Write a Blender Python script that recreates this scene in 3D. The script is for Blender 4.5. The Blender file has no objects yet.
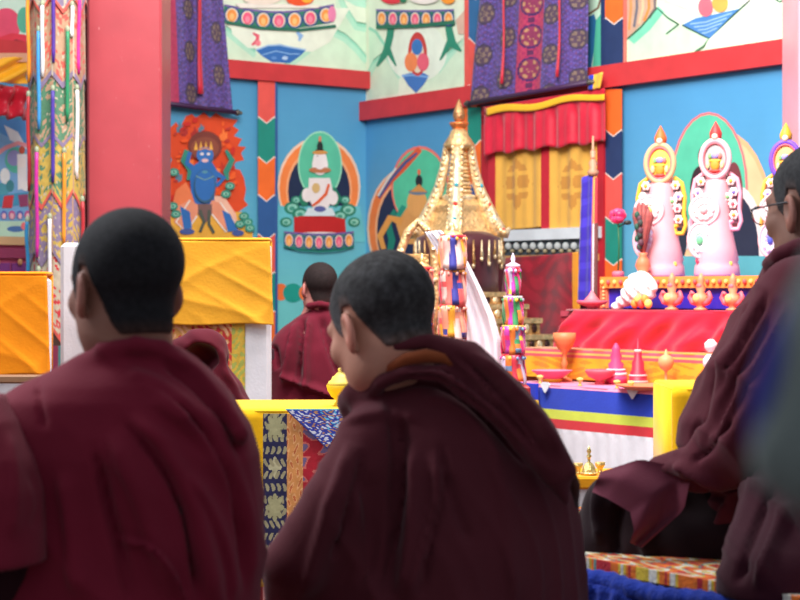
import bpy, math, random
import numpy as np
from mathutils import Vector, Matrix, Euler
random.seed(7); rng = np.random.default_rng(7)
S = bpy.context.scene
COL = S.collection
F = 1800.0; HZ = 290.0; CZ = 1.1
PI = math.pi

# ------------------------------------------------------------------ helpers
def lin(c):
    r = []
    for v in c[:3]:
        v = v/255.0
        r.append(v/12.92 if v <= .04045 else ((v+.055)/1.055)**2.4)
    return (r[0], r[1], r[2], 1.0)
def W(px, py, Y): return Vector(((px-400)/F*Y, Y, CZ+(HZ-py)/F*Y))
def PX(x, y): return 400+F*x/y
def PY(z, y): return HZ-F*(z-CZ)/y
# walls: left wall X = X0 + ML*(Y-13), right wall X = X0 + MR*(Y-13)
X0 = -.246; ML = 1.383; MR = -.722
NL = Vector((1, -1.383, 0)).normalized(); NR = Vector((-1, -.722, 0)).normalized()
AR = math.atan2(-.811, .585)       # heading of the right wall and of the altar set along it
AL = math.atan2(1, 1.383)
def onL(px, py, off=0.0):
    k = (px-400)/F; return W(px, py, (X0-13*ML+off*1.7067)/(k-ML))
def onR(px, py, off=0.0):
    k = (px-400)/F; return W(px, py, (X0-13*MR-off*1.2334)/(k-MR))
def onA(px, py, c, off=0.0):       # vertical plane parallel to the right wall, X+.722Y=c
    k = (px-400)/F; return W(px, py, (c-off*1.2334)/(k+.722))

def tag(o, label=None, cat=None, group=None, kind=None):
    if label: o['label'] = label
    if cat: o['category'] = cat
    if group: o['group'] = group
    if kind: o['kind'] = kind
    return o
def empty(name, loc, label, cat, group=None, rz=0):
    o = bpy.data.objects.new(name, None); COL.objects.link(o); o.location = loc; o.rotation_euler = (0, 0, rz)
    o.empty_display_size = .05
    return tag(o, label, cat, group)

MATS = {}
def newmat(name):
    m = bpy.data.materials.new(name); m.use_nodes = True
    nt = m.node_tree; b = nt.nodes['Principled BSDF']
    return m, nt, b
def amat(name, rough=.8, bump=0.0, scale=60, sheen=0.0, spec=.3, metal=0.0, var=.12, vscale=8, coat=0.0, dist=.002):
    """colour from the mesh attribute, varied by noise, with a fine bump"""
    if name in MATS: return MATS[name]
    m, nt, b = newmat(name); N = nt.nodes; L = nt.links
    at = N.new('ShaderNodeAttribute'); at.attribute_name = 'Col'
    tc = N.new('ShaderNodeTexCoord')
    no = N.new('ShaderNodeTexNoise'); no.inputs['Scale'].default_value = vscale; no.inputs['Detail'].default_value = 4
    L.new(tc.outputs['Object'], no.inputs['Vector'])
    mr = N.new('ShaderNodeMapRange'); mr.inputs[1].default_value = .3; mr.inputs[2].default_value = .7
    mr.inputs[3].default_value = 1-var; mr.inputs[4].default_value = 1+var
    L.new(no.outputs['Fac'], mr.inputs[0])
    mx = N.new('ShaderNodeVectorMath'); mx.operation = 'SCALE'
    L.new(at.outputs['Color'], mx.inputs[0]); L.new(mr.outputs[0], mx.inputs['Scale'])
    L.new(mx.outputs[0], b.inputs['Base Color'])
    b.inputs['Roughness'].default_value = rough; b.inputs['Metallic'].default_value = metal
    b.inputs['Specular IOR Level'].default_value = spec
    b.inputs['Sheen Weight'].default_value = sheen; b.inputs['Sheen Roughness'].default_value = .5
    b.inputs['Coat Weight'].default_value = coat
    if bump > 0:
        n2 = N.new('ShaderNodeTexNoise'); n2.inputs['Scale'].default_value = scale; n2.inputs['Detail'].default_value = 6
        L.new(tc.outputs['Object'], n2.inputs['Vector'])
        bp = N.new('ShaderNodeBump'); bp.inputs['Strength'].default_value = bump; bp.inputs['Distance'].default_value = dist
        L.new(n2.outputs['Fac'], bp.inputs['Height']); L.new(bp.outputs[0], b.inputs['Normal'])
    MATS[name] = m
    return m
M_WALL = amat('wall_paint', .6, .3, 25, var=.05, vscale=2.5, spec=.3)
M_PAINT = amat('mural_paint', .6, .2, 40, var=.07, vscale=9, spec=.3)
M_TRIM = amat('painted_wood', .45, .3, 30, var=.10, vscale=6, spec=.4)
M_CLOTH = amat('cotton_cloth', .9, .5, 90, sheen=.15, var=.06, vscale=10)
M_SATIN = amat('satin_cloth', .42, .4, 30, sheen=.2, var=.12, vscale=9, spec=.5)
M_BROC = amat('brocade_cloth', .6, .6, 120, sheen=.1, var=.15, vscale=40, spec=.4)
M_ROBE = amat('maroon_wool', .85, .5, 220, sheen=.10, var=.10, vscale=7, spec=.15, dist=.001)
M_SKIN = amat('skin', .55, .35, 120, var=.10, vscale=18, spec=.35, dist=.001)
M_HAIR = amat('cropped_hair', .8, 1.0, 500, var=.35, vscale=120, spec=.25, dist=.002)
M_GOLD = amat('gilded_metal', .34, 1.0, 45, metal=.62, var=.30, vscale=36, spec=.6, dist=.012)
M_BUTTER = amat('butter_sculpture', .5, .3, 40, var=.04, vscale=20, spec=.4)
M_GLASS = amat('lens_edge', .1, spec=.8)
M_FLUFF = amat('woven_rug', .95, 1.0, 150, sheen=.1, var=.25, vscale=40, dist=.004)

def finish(name, V, Fc, cols, mat, parent=None, smooth=True, domain='CORNER', loc=None, rot=None):
    me = bpy.data.meshes.new(name)
    V = [tuple(v) for v in V]
    me.from_pydata(V, [], [tuple(int(i) for i in f) for f in Fc]); me.update()
    if domain == 'POINT':
        a = me.color_attributes.new('Col', 'FLOAT_COLOR', 'POINT')
        a.data.foreach_set('color', np.asarray(cols, dtype=np.float32).ravel())
    else:
        a = me.color_attributes.new('Col', 'FLOAT_COLOR', 'CORNER')
        buf = []
        for p, c in zip(me.polygons, cols): buf.extend(list(c)*p.loop_total)
        a.data.foreach_set('color', np.array(buf, dtype=np.float32))
    me.polygons.foreach_set('use_smooth', [smooth]*len(me.polygons))
    me.materials.append(mat)
    o = bpy.data.objects.new(name, me); COL.objects.link(o)
    if parent:
        o.parent = parent
    if loc is not None: o.location = loc
    if rot is not None: o.rotation_euler = rot
    return o

class MB:
    """collects shapes for ONE mesh; xf maps local points"""
    def __init__(s, xf=None): s.v = []; s.f = []; s.c = []; s.xf = xf
    def add(s, vs, fs, col):
        b = len(s.v)
        for v in vs:
            v = Vector(v); s.v.append(s.xf @ v if s.xf else v)
        for i, f in enumerate(fs):
            s.f.append([b+k for k in f])
            s.c.append(col[i] if isinstance(col, list) else col)
    def box(s, c, d, col, rz=0, bev=.0, top=1.0):
        x, y, z = d[0]/2, d[1]/2, d[2]/2; b = min(bev, x*.9, y*.9, z*.9)
        R = Matrix.Rotation(rz, 3, 'Z'); c = Vector(c)
        if b <= 0:
            P = [(-x,-y,-z),(x,-y,-z),(x,y,-z),(-x,y,-z),(-x*top,-y*top,z),(x*top,-y*top,z),(x*top,y*top,z),(-x*top,y*top,z)]
            fs = [(3,2,1,0),(4,5,6,7),(0,1,5,4),(1,2,6,5),(2,3,7,6),(3,0,4,7)]
            s.add([c+R@Vector(p) for p in P], fs, col); return
        def ring(ix, iy, zz):
            return [(-ix,-y if iy==y else -iy,zz)]
        rings = []
        for zz, ins in ((-z, b), (-z+b, 0), (z-b, 0), (z, b)):
            X, Y = x-ins, y-ins; q = b if ins == 0 else b*.5
            rings.append([(-X+q,-Y,zz),(X-q,-Y,zz),(X,-Y+q,zz),(X,Y-q,zz),(X-q,Y,zz),(-X+q,Y,zz),(-X,Y-q,zz),(-X,-Y+q,zz)])
        vs = [c+R@Vector(p) for r in rings for p in r]; fs = [tuple(range(7,-1,-1)), tuple(24+i for i in range(8))]
        for k in range(3):
            for i in range(8): j = (i+1) % 8; fs.append((8*k+i, 8*k+j, 8*k+8+j, 8*k+8+i))
        s.add(vs, fs, col)
    def lathe(s, c, prof, col, n=24, sx=1, sy=1, cols=None, rz=0, square=0):
        c = Vector(c); vs = []; fs = []; cc = []
        for r, z in prof:
            for i in range(n):
                a = 2*PI*i/n+rz; x, y = math.cos(a), math.sin(a)
                if square:
                    t = (abs(math.cos(a-rz))**square+abs(math.sin(a-rz))**square)**(-1/square); x *= t; y *= t
                vs.append(c+Vector((r*x*sx, r*y*sy, z)))
        m = len(prof)
        for k in range(m-1):
            for i in range(n):
                j = (i+1) % n; fs.append((k*n+i, k*n+j, k*n+n+j, k*n+n+i)); cc.append(cols[k] if cols else col)
        fs.append(tuple(range(n-1, -1, -1))); cc.append(cc[0]); fs.append(tuple((m-1)*n+i for i in range(n))); cc.append(cc[-2])
        s.add(vs, fs, cc)
    def ell(s, c, r, col, n=16, m=10, R=None):
        c = Vector(c); vs = []; fs = []
        for k in range(1, m):
            t = PI*k/m
            for i in range(n):
                a = 2*PI*i/n; p = Vector((r[0]*math.sin(t)*math.cos(a), r[1]*math.sin(t)*math.sin(a), r[2]*math.cos(t)))
                vs.append(c+(R@p if R else p))
        for k in range(m-2):
            for i in range(n): j = (i+1) % n; fs.append((k*n+i, k*n+n+i, k*n+n+j, k*n+j))
        t0 = len(vs); a_ = Vector((0,0,r[2])); vs += [c+(R@a_ if R else a_), c-(R@a_ if R else a_)]
        for i in range(n):
            j = (i+1) % n; fs.append((t0, i, j)); fs.append((t0+1, (m-2)*n+j, (m-2)*n+i))
        s.add(vs, fs, col)
    def tube(s, pts, rad, col, n=10, flat=None, closed=False):
        pts = [Vector(p) for p in pts]; N = len(pts); vs = []; fs = []
        rads = rad if isinstance(rad, (list, tuple)) else [rad]*N
        up = Vector((0, 0, 1)); prev = None
        for i, p in enumerate(pts):
            if closed: t = pts[(i+1) % N]-pts[i-1]
            else: t = (pts[min(i+1, N-1)]-pts[max(i-1, 0)])
            t.normalize()
            if prev is None:
                a = up.cross(t)
                if a.length < .05: a = Vector((1, 0, 0)).cross(t)
            else: a = prev-t*prev.dot(t)
            a.normalize(); prev = a; b = t.cross(a)
            for k in range(n):
                an = 2*PI*k/n; q = a*math.cos(an)*rads[i]+b*math.sin(an)*rads[i]*(flat or 1)
                vs.append(p+q)
        R_ = N if closed else N-1
        for i in range(R_):
            i2 = (i+1) % N
            for k in range(n): j = (k+1) % n; fs.append((i*n+k, i*n+j, i2*n+j, i2*n+k))
        if not closed: fs += [tuple(range(n-1, -1, -1)), tuple((N-1)*n+k for k in range(n))]
        s.add(vs, fs, col)
    def prism(s, pts, d, col):
        """pts: coplanar 3D outline, extruded by vector d"""
        n = len(pts); pts = [Vector(p) for p in pts]; d = Vector(d)
        vs = pts+[p+d for p in pts]
        fs = [tuple(range(n)), tuple(range(2*n-1, n-1, -1))]+[((i+1) % n, i, n+i, n+(i+1) % n) for i in range(n)]
        s.add(vs, fs, col)
    def build(s, name, mat, parent=None, smooth=False):
        V = s.v
        if parent is not None:
            inv = parent.matrix_basis.inverted() if parent.parent is None else None
            if inv is None:
                inv = (parent.parent.matrix_basis @ parent.matrix_basis).inverted() if parent.parent.parent is None else (parent.parent.parent.matrix_basis@parent.parent.matrix_basis@parent.matrix_basis).inverted()
            V = [inv @ v for v in V]
            return finish(name, V, s.f, s.c, mat, parent, smooth)
        c = Vector((sum(v.x for v in V)/len(V), sum(v.y for v in V)/len(V), min(v.z for v in V)))
        return finish(name, [v-c for v in V], s.f, s.c, mat, None, smooth, loc=c)

def autosmooth(o, ang=40):
    me = o.data
    for p in me.polygons: p.use_smooth = True
    me.set_sharp_from_angle(angle=math.radians(ang))
    return o

def sheet(TL, TR, BR, BL, nu, nv, colfn, fold=None, th=.006, mb=None):
    """cloth slab between four corners; colfn(u,v) colour, fold(u,v) offset along the front normal"""
    TL, TR, BR, BL = map(Vector, (TL, TR, BR, BL)); mb = mb or MB()
    n = ((TR-TL).cross(BL-TL)).normalized()   # towards the viewer for a sheet seen upright
    if n.dot(Vector((0, -1, 0))+Vector((-.2, 0, 0))) < 0: n = -n
    vs = []; fs = []; cc = []
    for side in (0, 1):
        for j in range(nv+1):
            v = j/nv
            for i in range(nu+1):
                u = i/nu
                p = (TL*(1-u)+TR*u)*(1-v)+(BL*(1-u)+BR*u)*v
                o = fold(u, v) if fold else 0.0
                if isinstance(o, (tuple, list)): p = p+Vector((0, 0, o[1])); o = o[0]
                vs.append(p+n*(o-side*th))
    m = (nu+1)*(nv+1)
    for j in range(nv):
        for i in range(nu):
            a = j*(nu+1)+i; b = a+1; c = b+nu+1; d = a+nu+1
            k = colfn((i+.5)/nu, (j+.5)/nv); k = k if len(k) == 4 else lin(k)
            fs.append((a, d, c, b)); cc.append(k); fs.append((m+a, m+b, m+c, m+d)); cc.append(k)
            for q, cond in (((a, b), j == 0), ((c, d), j == nv-1), ((d, a), i == 0), ((b, c), i == nu-1)):
                if cond: fs.append((q[0], q[1], m+q[1], m+q[0])); cc.append(k)
    mb.add(vs, fs, cc)
    return mb

class Paint:
    """painted shapes on a wall surface, one mesh"""
    def __init__(s, on, base=.002): s.on = on; s.mb = MB(); s.off = base
    def poly(s, pts, col):
        s.off += .0003
        n = len(pts); A = sum(pts[i][0]*pts[(i+1) % n][1]-pts[(i+1) % n][0]*pts[i][1] for i in range(n))
        if A > 0: pts = pts[::-1]
        s.mb.add([s.on(x, y, s.off) for x, y in pts], [tuple(range(n))], lin(col)); return s
    def ell(s, cx, cy, rx, ry, col, rot=0, n=28, a0=0, a1=360):
        pts = []; r = math.radians(rot)
        full = (a1-a0) >= 360
        for i in range(n if full else n+1):
            a = math.radians(a0+(a1-a0)*i/n); x, y = rx*math.cos(a), -ry*math.sin(a)
            pts.append((cx+x*math.cos(r)-y*math.sin(r), cy+x*math.sin(r)+y*math.cos(r)))
        return s.poly(pts, col)
    def line(s, pts, w, col):
        L_ = []; R_ = []
        for i, p in enumerate(pts):
            a = pts[max(i-1, 0)]; b = pts[min(i+1, len(pts)-1)]
            dx, dy = b[0]-a[0], b[1]-a[1]; l = math.hypot(dx, dy) or 1
            ww = w if not isinstance(w, (list, tuple)) else w[i]
            L_.append((p[0]-dy/l*ww/2, p[1]+dx/l*ww/2)); R_.append((p[0]+dy/l*ww/2, p[1]-dx/l*ww/2))
        s.off += .0003; vs = []; n = len(pts)
        for x, y in L_+R_: vs.append(s.on(x, y, s.off))
        s.mb.add(vs, [(i, i+1, n+i+1, n+i) for i in range(n-1)], lin(col)); return s
    def build(s, name, parent, mat=None):
        o = s.mb.build(name, mat or M_PAINT, parent)
        return o

# --------------------------------------------------- implicit surfaces for bodies and robes
def surface_nets(Fv, org, h):
    nx, ny, nz = Fv.shape; sg = Fv < 0
    cx, cy, cz = nx-1, ny-1, nz-1
    cnt = np.zeros((cx, cy, cz), np.int16)
    corners = [(i, j, k) for i in (0, 1) for j in (0, 1) for k in (0, 1)]
    for i, j, k in corners: cnt += sg[i:i+cx, j:j+cy, k:k+cz]
    act = (cnt > 0) & (cnt < 8); idx = np.full((cx, cy, cz), -1, np.int64)
    A = np.argwhere(act); idx[act] = np.arange(len(A))
    acc = np.zeros((len(A), 3)); num = np.zeros(len(A))
    for a in corners:
        for ax in range(3):
            if a[ax] == 0:
                b = list(a); b[ax] = 1
                fa = Fv[A[:, 0]+a[0], A[:, 1]+a[1], A[:, 2]+a[2]]; fb = Fv[A[:, 0]+b[0], A[:, 1]+b[1], A[:, 2]+b[2]]
                cr = (fa < 0) != (fb < 0); t = np.where(cr, fa/(fa-fb+1e-12), 0)
                p = A+np.array(a); p = p.astype(float); p[:, ax] += t
                acc[cr] += p[cr]; num[cr] += 1
    V = acc/num[:, None]*h+np.array(org)
    Q = []
    def quads(ax):
        o1, o2 = [(1, 2), (2, 0), (0, 1)][ax]
        sl0 = [slice(1, -1)]*3; sl0[ax] = slice(0, -1); sl1 = [slice(1, -1)]*3; sl1[ax] = slice(1, None)
        s0 = sg[tuple(sl0)]; s1 = sg[tuple(sl1)]
        e = np.argwhere(s0 != s1); flip = s0[e[:, 0], e[:, 1], e[:, 2]]
        base = e.copy(); 
        for q in range(3):
            if q != ax: base[:, q] += 1
        def cell(d1, d2):
            c = base.copy(); c[:, o1] -= d1; c[:, o2] -= d2
            return idx[c[:, 0], c[:, 1], c[:, 2]]
        a, b, c, d = cell(1, 1), cell(0, 1), cell(0, 0), cell(1, 0)
        q = np.stack([a, b, c, d], 1); q[~flip] = q[~flip][:, ::-1]
        Q.append(q)
    for ax in range(3): quads(ax)
    return V, np.concatenate(Q)
def smin(a, b, k):
    h = np.clip(.5+.5*(b-a)/k, 0, 1); return b*(1-h)+a*h-k*h*(1-h)
def smax(a, b, k): return -smin(-a, -b, k)
def sel(P, c, r):
    q = P-np.array(c); r = np.array(r); k0 = np.linalg.norm(q/r, axis=-1); k1 = np.linalg.norm(q/(r*r), axis=-1)+1e-9
    return k0*(k0-1)/k1
def srot(P, c, rx=0, ry=0, rz=0):
    R = np.array(Euler((rx, ry, rz)).to_matrix()); return (P-np.array(c))@R
def scap(P, a, b, ra, rb=None):
    rb = ra if rb is None else rb; a = np.array(a); b = np.array(b); ab = b-a
    t = np.clip(((P-a)@ab)/(ab@ab), 0, 1); return np.linalg.norm(P-a-t[..., None]*ab, axis=-1)-(ra+(rb-ra)*t)
def schain(P, pts, rads, k=.01):
    d = None
    for i in range(len(pts)-1):
        e = scap(P, pts[i], pts[i+1], rads[i], rads[i+1]); d = e if d is None else np.minimum(d, e)
    return d
def grid(lo, hi, h):
    ax = [np.arange(lo[i], hi[i]+h, h) for i in range(3)]
    return np.stack(np.meshgrid(*ax, indexing='ij'), -1).astype(np.float64)
def polish(fn, V, it=2, e=1e-4):
    """project the vertices onto the true surface"""
    for _ in range(it):
        d = fn(V); g = np.stack([(fn(V+np.eye(3)[i]*e)-d)/e for i in range(3)], 1)
        n2 = (g*g).sum(1)+1e-6; V = V-g*np.clip(d/n2, -.01, .01)[:, None]
    return V
def implicit(fn, lo, hi, h):
    P = grid(lo, hi, h); Fv = fn(P.reshape(-1, 3)).reshape(P.shape[:3])
    Fv[0] = Fv[-1] = 1; Fv[:, 0] = Fv[:, -1] = 1; Fv[:, :, 0] = Fv[:, :, -1] = 1
    V, Q = surface_nets(Fv, lo, h)
    return V, Q
def vnormals(V, Q):
    n = np.cross(V[Q[:, 2]]-V[Q[:, 0]], V[Q[:, 3]]-V[Q[:, 1]])
    N = np.zeros_like(V)
    for i in range(4): np.add.at(N, Q[:, i], n)
    return N/(np.linalg.norm(N, axis=1, keepdims=True)+1e-9)
def relax(V, Q, it=2, f=.5):
    E = np.concatenate([Q[:, [0, 1]], Q[:, [1, 2]], Q[:, [2, 3]], Q[:, [3, 0]]])
    for _ in range(it):
        A = np.zeros_like(V); n = np.zeros(len(V))
        np.add.at(A, E[:, 0], V[E[:, 1]]); np.add.at(n, E[:, 0], 1); np.add.at(A, E[:, 1], V[E[:, 0]]); np.add.at(n, E[:, 1], 1)
        V = V*(1-f)+A/np.maximum(n, 1)[:, None]*f
    return V
def loft(P, rows, e=2.2):
    """rows (z, x centre, half width, y centre, half depth) from low to high"""
    R = np.array(sorted(rows)); z = P[:, 2]
    cx, a, cy, b = (np.interp(z, R[:, 0], R[:, i]) for i in (1, 2, 3, 4))
    q = (np.abs((P[:, 0]-cx)/a)**e+np.abs((P[:, 1]-cy)/b)**e)**(1/e)
    d = (q-1)*np.minimum(a, b)*.85
    return np.maximum(d, np.maximum(z-R[-1, 0], R[0, 0]-z))
def rows_px(rows, Y):
    """(py, left px, right px, y centre offset, half depth) measured at depth Y"""
    out = []
    for py, l, r, oy, hd in rows:
        z = CZ+(HZ-py)/F*Y; xl = (l-400)/F*Y; xr = (r-400)/F*Y
        out.append((z, (xl+xr)/2, max((xr-xl)/2, .01), Y+oy, hd))
    return out
def folds(V, N, fl, side=-1):
    """raise or sink cloth folds along lines given as they run across the back of the robe"""
    px = 400+F*V[:, 0]/V[:, 1]; py = HZ-F*(V[:, 2]-CZ)/V[:, 1]
    D = np.zeros(len(V)); face = np.clip(-N[:, 1]*1.6, 0, 1)
    for pts, w, amp in fl:
        pts = np.array(pts, float)
        # smooth the polyline
        for _ in range(2):
            q = [pts[0]]
            for i in range(len(pts)-1): q += [pts[i]*.75+pts[i+1]*.25, pts[i]*.25+pts[i+1]*.75]
            q.append(pts[-1]); pts = np.array(q)
        seg = np.linalg.norm(np.diff(pts, axis=0), axis=1); cum = np.concatenate([[0], np.cumsum(seg)]); tot = cum[-1]
        best = np.full(len(V), 1e9); tt = np.zeros(len(V)); sd = np.zeros(len(V))
        for i in range(len(pts)-1):
            ax, ay = pts[i]; dx, dy = pts[i+1]-pts[i]; l2 = dx*dx+dy*dy+1e-9
            t = np.clip(((px-ax)*dx+(py-ay)*dy)/l2, 0, 1); ex = px-ax-t*dx; ey = py-ay-t*dy; d = np.hypot(ex, ey)
            m = d < best; best[m] = d[m]; tt[m] = (cum[i]+t[m]*seg[i])/tot; sd[m] = np.sign(dx*ey-dy*ex)[m]
        # steep on one side, gentle on the other, as hanging cloth folds are
        ww = np.where(sd > 0, w*.55, w*1.5)
        D += amp*np.exp(-(best/ww)**2)*np.clip(np.sin(PI*np.clip(tt, 0, 1))*2.2, 0, 1)*face
    return V+N*D[:, None]
def noise3(V, s, seed=0):
    r = np.random.default_rng(seed); out = np.zeros(len(V))
    for _ in range(6):
        k = r.normal(size=3)*s; out += np.sin(V@k+r.uniform(0, 6.28))
    return out/6
def organic(name, V, Q, col, mat, parent, colfn=None):
    c = np.tile(np.array(lin(col) if max(col) > 1.01 else col), (len(V), 1)) if colfn is None else colfn(V)
    inv = parent.matrix_basis.inverted() if parent.parent is None else (parent.parent.matrix_basis@parent.matrix_basis).inverted()
    M = np.array(inv); V2 = V@M[:3, :3].T+M[:3, 3]
    return finish(name, V2.tolist(), Q.tolist(), c, mat, parent, True, 'POINT')

# ------------------------------------------------------------------ people
def head_sdf(P):
    A = P.copy(); A[:, 0] = np.abs(A[:, 0])
    d = sel(A, (0, .017, .036), (.074, .093, .080))
    d = smin(d, sel(A, (0, -.028, -.022), (.061, .064, .085)), .03)
    d = smin(d, sel(A, (0, -.045, -.078), (.043, .042, .036)), .03)
    d = smin(d, sel(A, (.040, -.058, -.018), (.022, .024, .020)), .02)
    d = smin(d, scap(A, (0, -.081, .022), (.042, -.070, .024), .009), .014)
    d = smax(d, -sel(A, (.031, -.100, .004), (.018, .017, .013)), .012)
    d = smin(d, sel(A, (.031, -.074, .002), (.014, .0125, .011)), .004)
    d = smin(d, scap(A, (0, -.086, .012), (0, -.108, -.026), .0075, .012), .010)
    d = smin(d, sel(A, (.012, -.097, -.031), (.009, .010, .008)), .006)
    d = smin(d, sel(A, (0, -.089, -.054), (.022, .010, .0055)), .006)
    d = smin(d, sel(A, (0, -.087, -.064), (.019, .010, .006)), .006)
    d = smin(d, sel(A, (0, -.082, -.094), (.020, .015, .014)), .014)
    d = smin(d, sel(A, (.045, -.005, -.060), (.022, .035, .035)), .03)
    # ears: bowl with a rim and a lobe
    E = srot(A, (.079, .006, -.008), .18, -.05, -.38)
    ear = sel(E, (0, 0, 0), (.0085, .0195, .032))
    ear = smin(ear, sel(E, (-.002, -.008, -.027), (.006, .009, .011)), .008)
    ear = smax(ear, -sel(E, (.010, -.002, .004), (.009, .012, .021)), .004)
    d = smin(d, ear, .006)
    return d
def neck_sdf(P, base):
    return scap(P, (0, .028, -.045), base, .052, .058)
def make_head(root, px, py, Y, sc, yaw, pitch, roll, torso_fn, lo, hi, skin, hair, hairline, neck_to, h=.004, glasses=False, grey=0.15):
    C = np.array(W(px, py, Y))
    R = np.array((Matrix.Rotation(math.radians(yaw), 3, 'Z') @ Matrix.Rotation(math.radians(pitch), 3, 'X') @ Matrix.Rotation(math.radians(roll), 3, 'Y')))
    toL = lambda P: ((P-C)@R)/sc
    nt = toL(np.array([neck_to]))[0]
    def body(P):
        Q = toL(P); d = head_sdf(Q)*sc
        d = smin(d, neck_sdf(Q, nt)*sc, .022)
        return smin(d, torso_fn(P), .05)
    V, Q = implicit(body, lo, hi, h)
    V = polish(body, V, 2)
    sk = np.array(lin(skin)); 
    def skc(V):
        L_ = toL(V); c = np.tile(sk, (len(V), 1))
        lip = np.exp(-((L_[:, 2]+.059)/.008)**2)*(np.abs(L_[:, 0]) < .024)*(L_[:, 1] < -.086)
        ear = np.clip((np.abs(L_[:, 0])-.078)/.006, 0, 1)*(np.abs(L_[:, 2]) < .05)
        c[:, :3] = c[:, :3]*(1+.5*np.outer(np.maximum(lip, ear*.6), np.array([.5, -.25, -.2])))
        return c
    b = organic('body', V, Q, skin, M_SKIN, root, skc)
    # close cropped hair as a thin shell over the skull
    def hairf(P):
        q = toL(P); A = q.copy(); A[:, 0] = np.abs(A[:, 0])
        s = sel(A, (0, .017, .036), (.074, .093, .080))
        s = smin(s, sel(A, (0, -.028, -.022), (.061, .064, .085)), .03)
        s = smin(s, neck_sdf(q, nt), .022)
        s = s-.0042
        y, z, x = q[:, 1], q[:, 2], A[:, 0]
        # hairline: forehead, temples, around the ear, nape
        line = np.interp(y, [-.10, -.07, -.045, -.03, -.012, .0, .022, .034, .05, .10], hairline)
        cut = (line-z)*.8
        inner = s+.0095
        return smax(np.maximum(s, -inner), cut, .004)*sc
    ext = .13*sc
    V, Q = implicit(hairf, C-ext, C+ext, .0032*sc)
    V = polish(hairf, V, 1)
    N = vnormals(V, Q); V = V+N*(noise3(V, 700, 3)*.00025)[:, None]
    hc = np.array(lin(hair))
    def hcf(V):
        L_ = toL(V); c = np.tile(hc, (len(V), 1))
        g = np.clip(.35+noise3(V, 300, 5)*.5+noise3(V, 90, 8)*.5, 0, 1)*grey*.45 + grey*.6*np.clip(1-np.abs(L_[:, 2]-.01)/.05, 0, 1)*(L_[:, 1] < .02)
        edge = np.clip(1-(L_[:, 2]-np.interp(L_[:, 1], [-.10, -.07, -.045, -.03, -.012, .0, .022, .034, .05, .10], hairline))/.022, 0, 1)*.35
        c[:, :3] = c[:, :3]*(1-edge[:, None])+sk[:3]*.5*edge[:, None]
        c[:, :3] += g[:, None]*np.array([.10, .10, .105]); return c
    organic('hair', V, Q, hair, M_HAIR, root, hcf)
    L2W = lambda p: Vector(C+R@(np.array(p)*sc))
    for s in (-1, 1):
        e = MB(); Rm = Matrix(R.tolist())
        e.ell(L2W((s*.031, -.0765, .003)), (.0125*sc,)*3, lin((225, 220, 215)), 14, 10)
        e.ell(L2W((s*.031, -.0865, .002)), (.0048*sc, .003*sc, .0048*sc), lin((35, 22, 18)), 12, 8, Rm)
        e.build('eye', M_GLASS, root, True)
        br = MB(); br.tube([L2W((s*(.014+.03*t), -.090+.012*t*t, .026+.006*math.sin(PI*t))) for t in np.linspace(0, 1, 7)], .0024*sc, lin(hair), 6)
        br.build('eyebrow', M_HAIR, root, True)
    if glasses:
        g = empty('eyeglasses', L2W((0, -.11, 0)), 'thin dark framed eyeglasses worn by the person at the right edge', 'glasses')
        gm = MB()
        for s in (-1, 1):
            ring = [L2W((s*.033+.023*math.cos(a), -.108+.05*(abs(s*.033+.023*math.cos(a)))**1.0*.25, .004+.017*math.sin(a))) for a in np.linspace(0, 2*PI, 25)[:-1]]
            gm.tube(ring, .0012, lin((40, 40, 48)), 6, closed=True)
            tm = MB(); tm.tube([L2W((s*.057, -.104, .010)), L2W((s*.073, -.092, .011)), L2W((s*.079, -.05, .011)), L2W((s*.081, .004, .010)), L2W((s*.083, .022, -.008))], .0017, lin((38, 38, 48)), 6)
            tm.build('temple', M_TRIM, g, True)
            ln = MB(); ln.add([L2W((s*.033+.022*math.cos(a), -.107, .004+.016*math.sin(a))) for a in np.linspace(0, 2*PI, 19)[:-1]]+[L2W((s*.033+.022*math.cos(a), -.106, .004+.016*math.sin(a))) for a in np.linspace(0, 2*PI, 19)[:-1]], [tuple(range(18)), tuple(range(35, 17, -1))]+[(i, (i+1) % 18, 18+(i+1) % 18, 18+i) for i in range(18)], lin((235, 240, 245)))
            lo_ = ln.build('lens', M_LENS, g)
        gm.tube([L2W((-.011, -.106, .008)), L2W((0, -.109, .011)), L2W((.011, -.106, .008))], .0013, lin((40, 40, 48)), 6)
        gm.build('front_frame', M_TRIM, g, True)
    return L2W
M_LENS, _nt, _b = newmat('lens_glass')
_b.inputs['Base Color'].default_value = (.95, .97, 1, 1); _b.inputs['Roughness'].default_value = .02
_b.inputs['Transmission Weight'].default_value = 1.0; _b.inputs['IOR'].default_value = 1.05
HL_YOUNG = [.07, .065, .03, -.022, -.030, .034, .030, -.035, -.075, -.075]
HL_OLD = [.085, .075, .045, .0, -.02, .034, .030, -.02, -.055, -.060]

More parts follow.
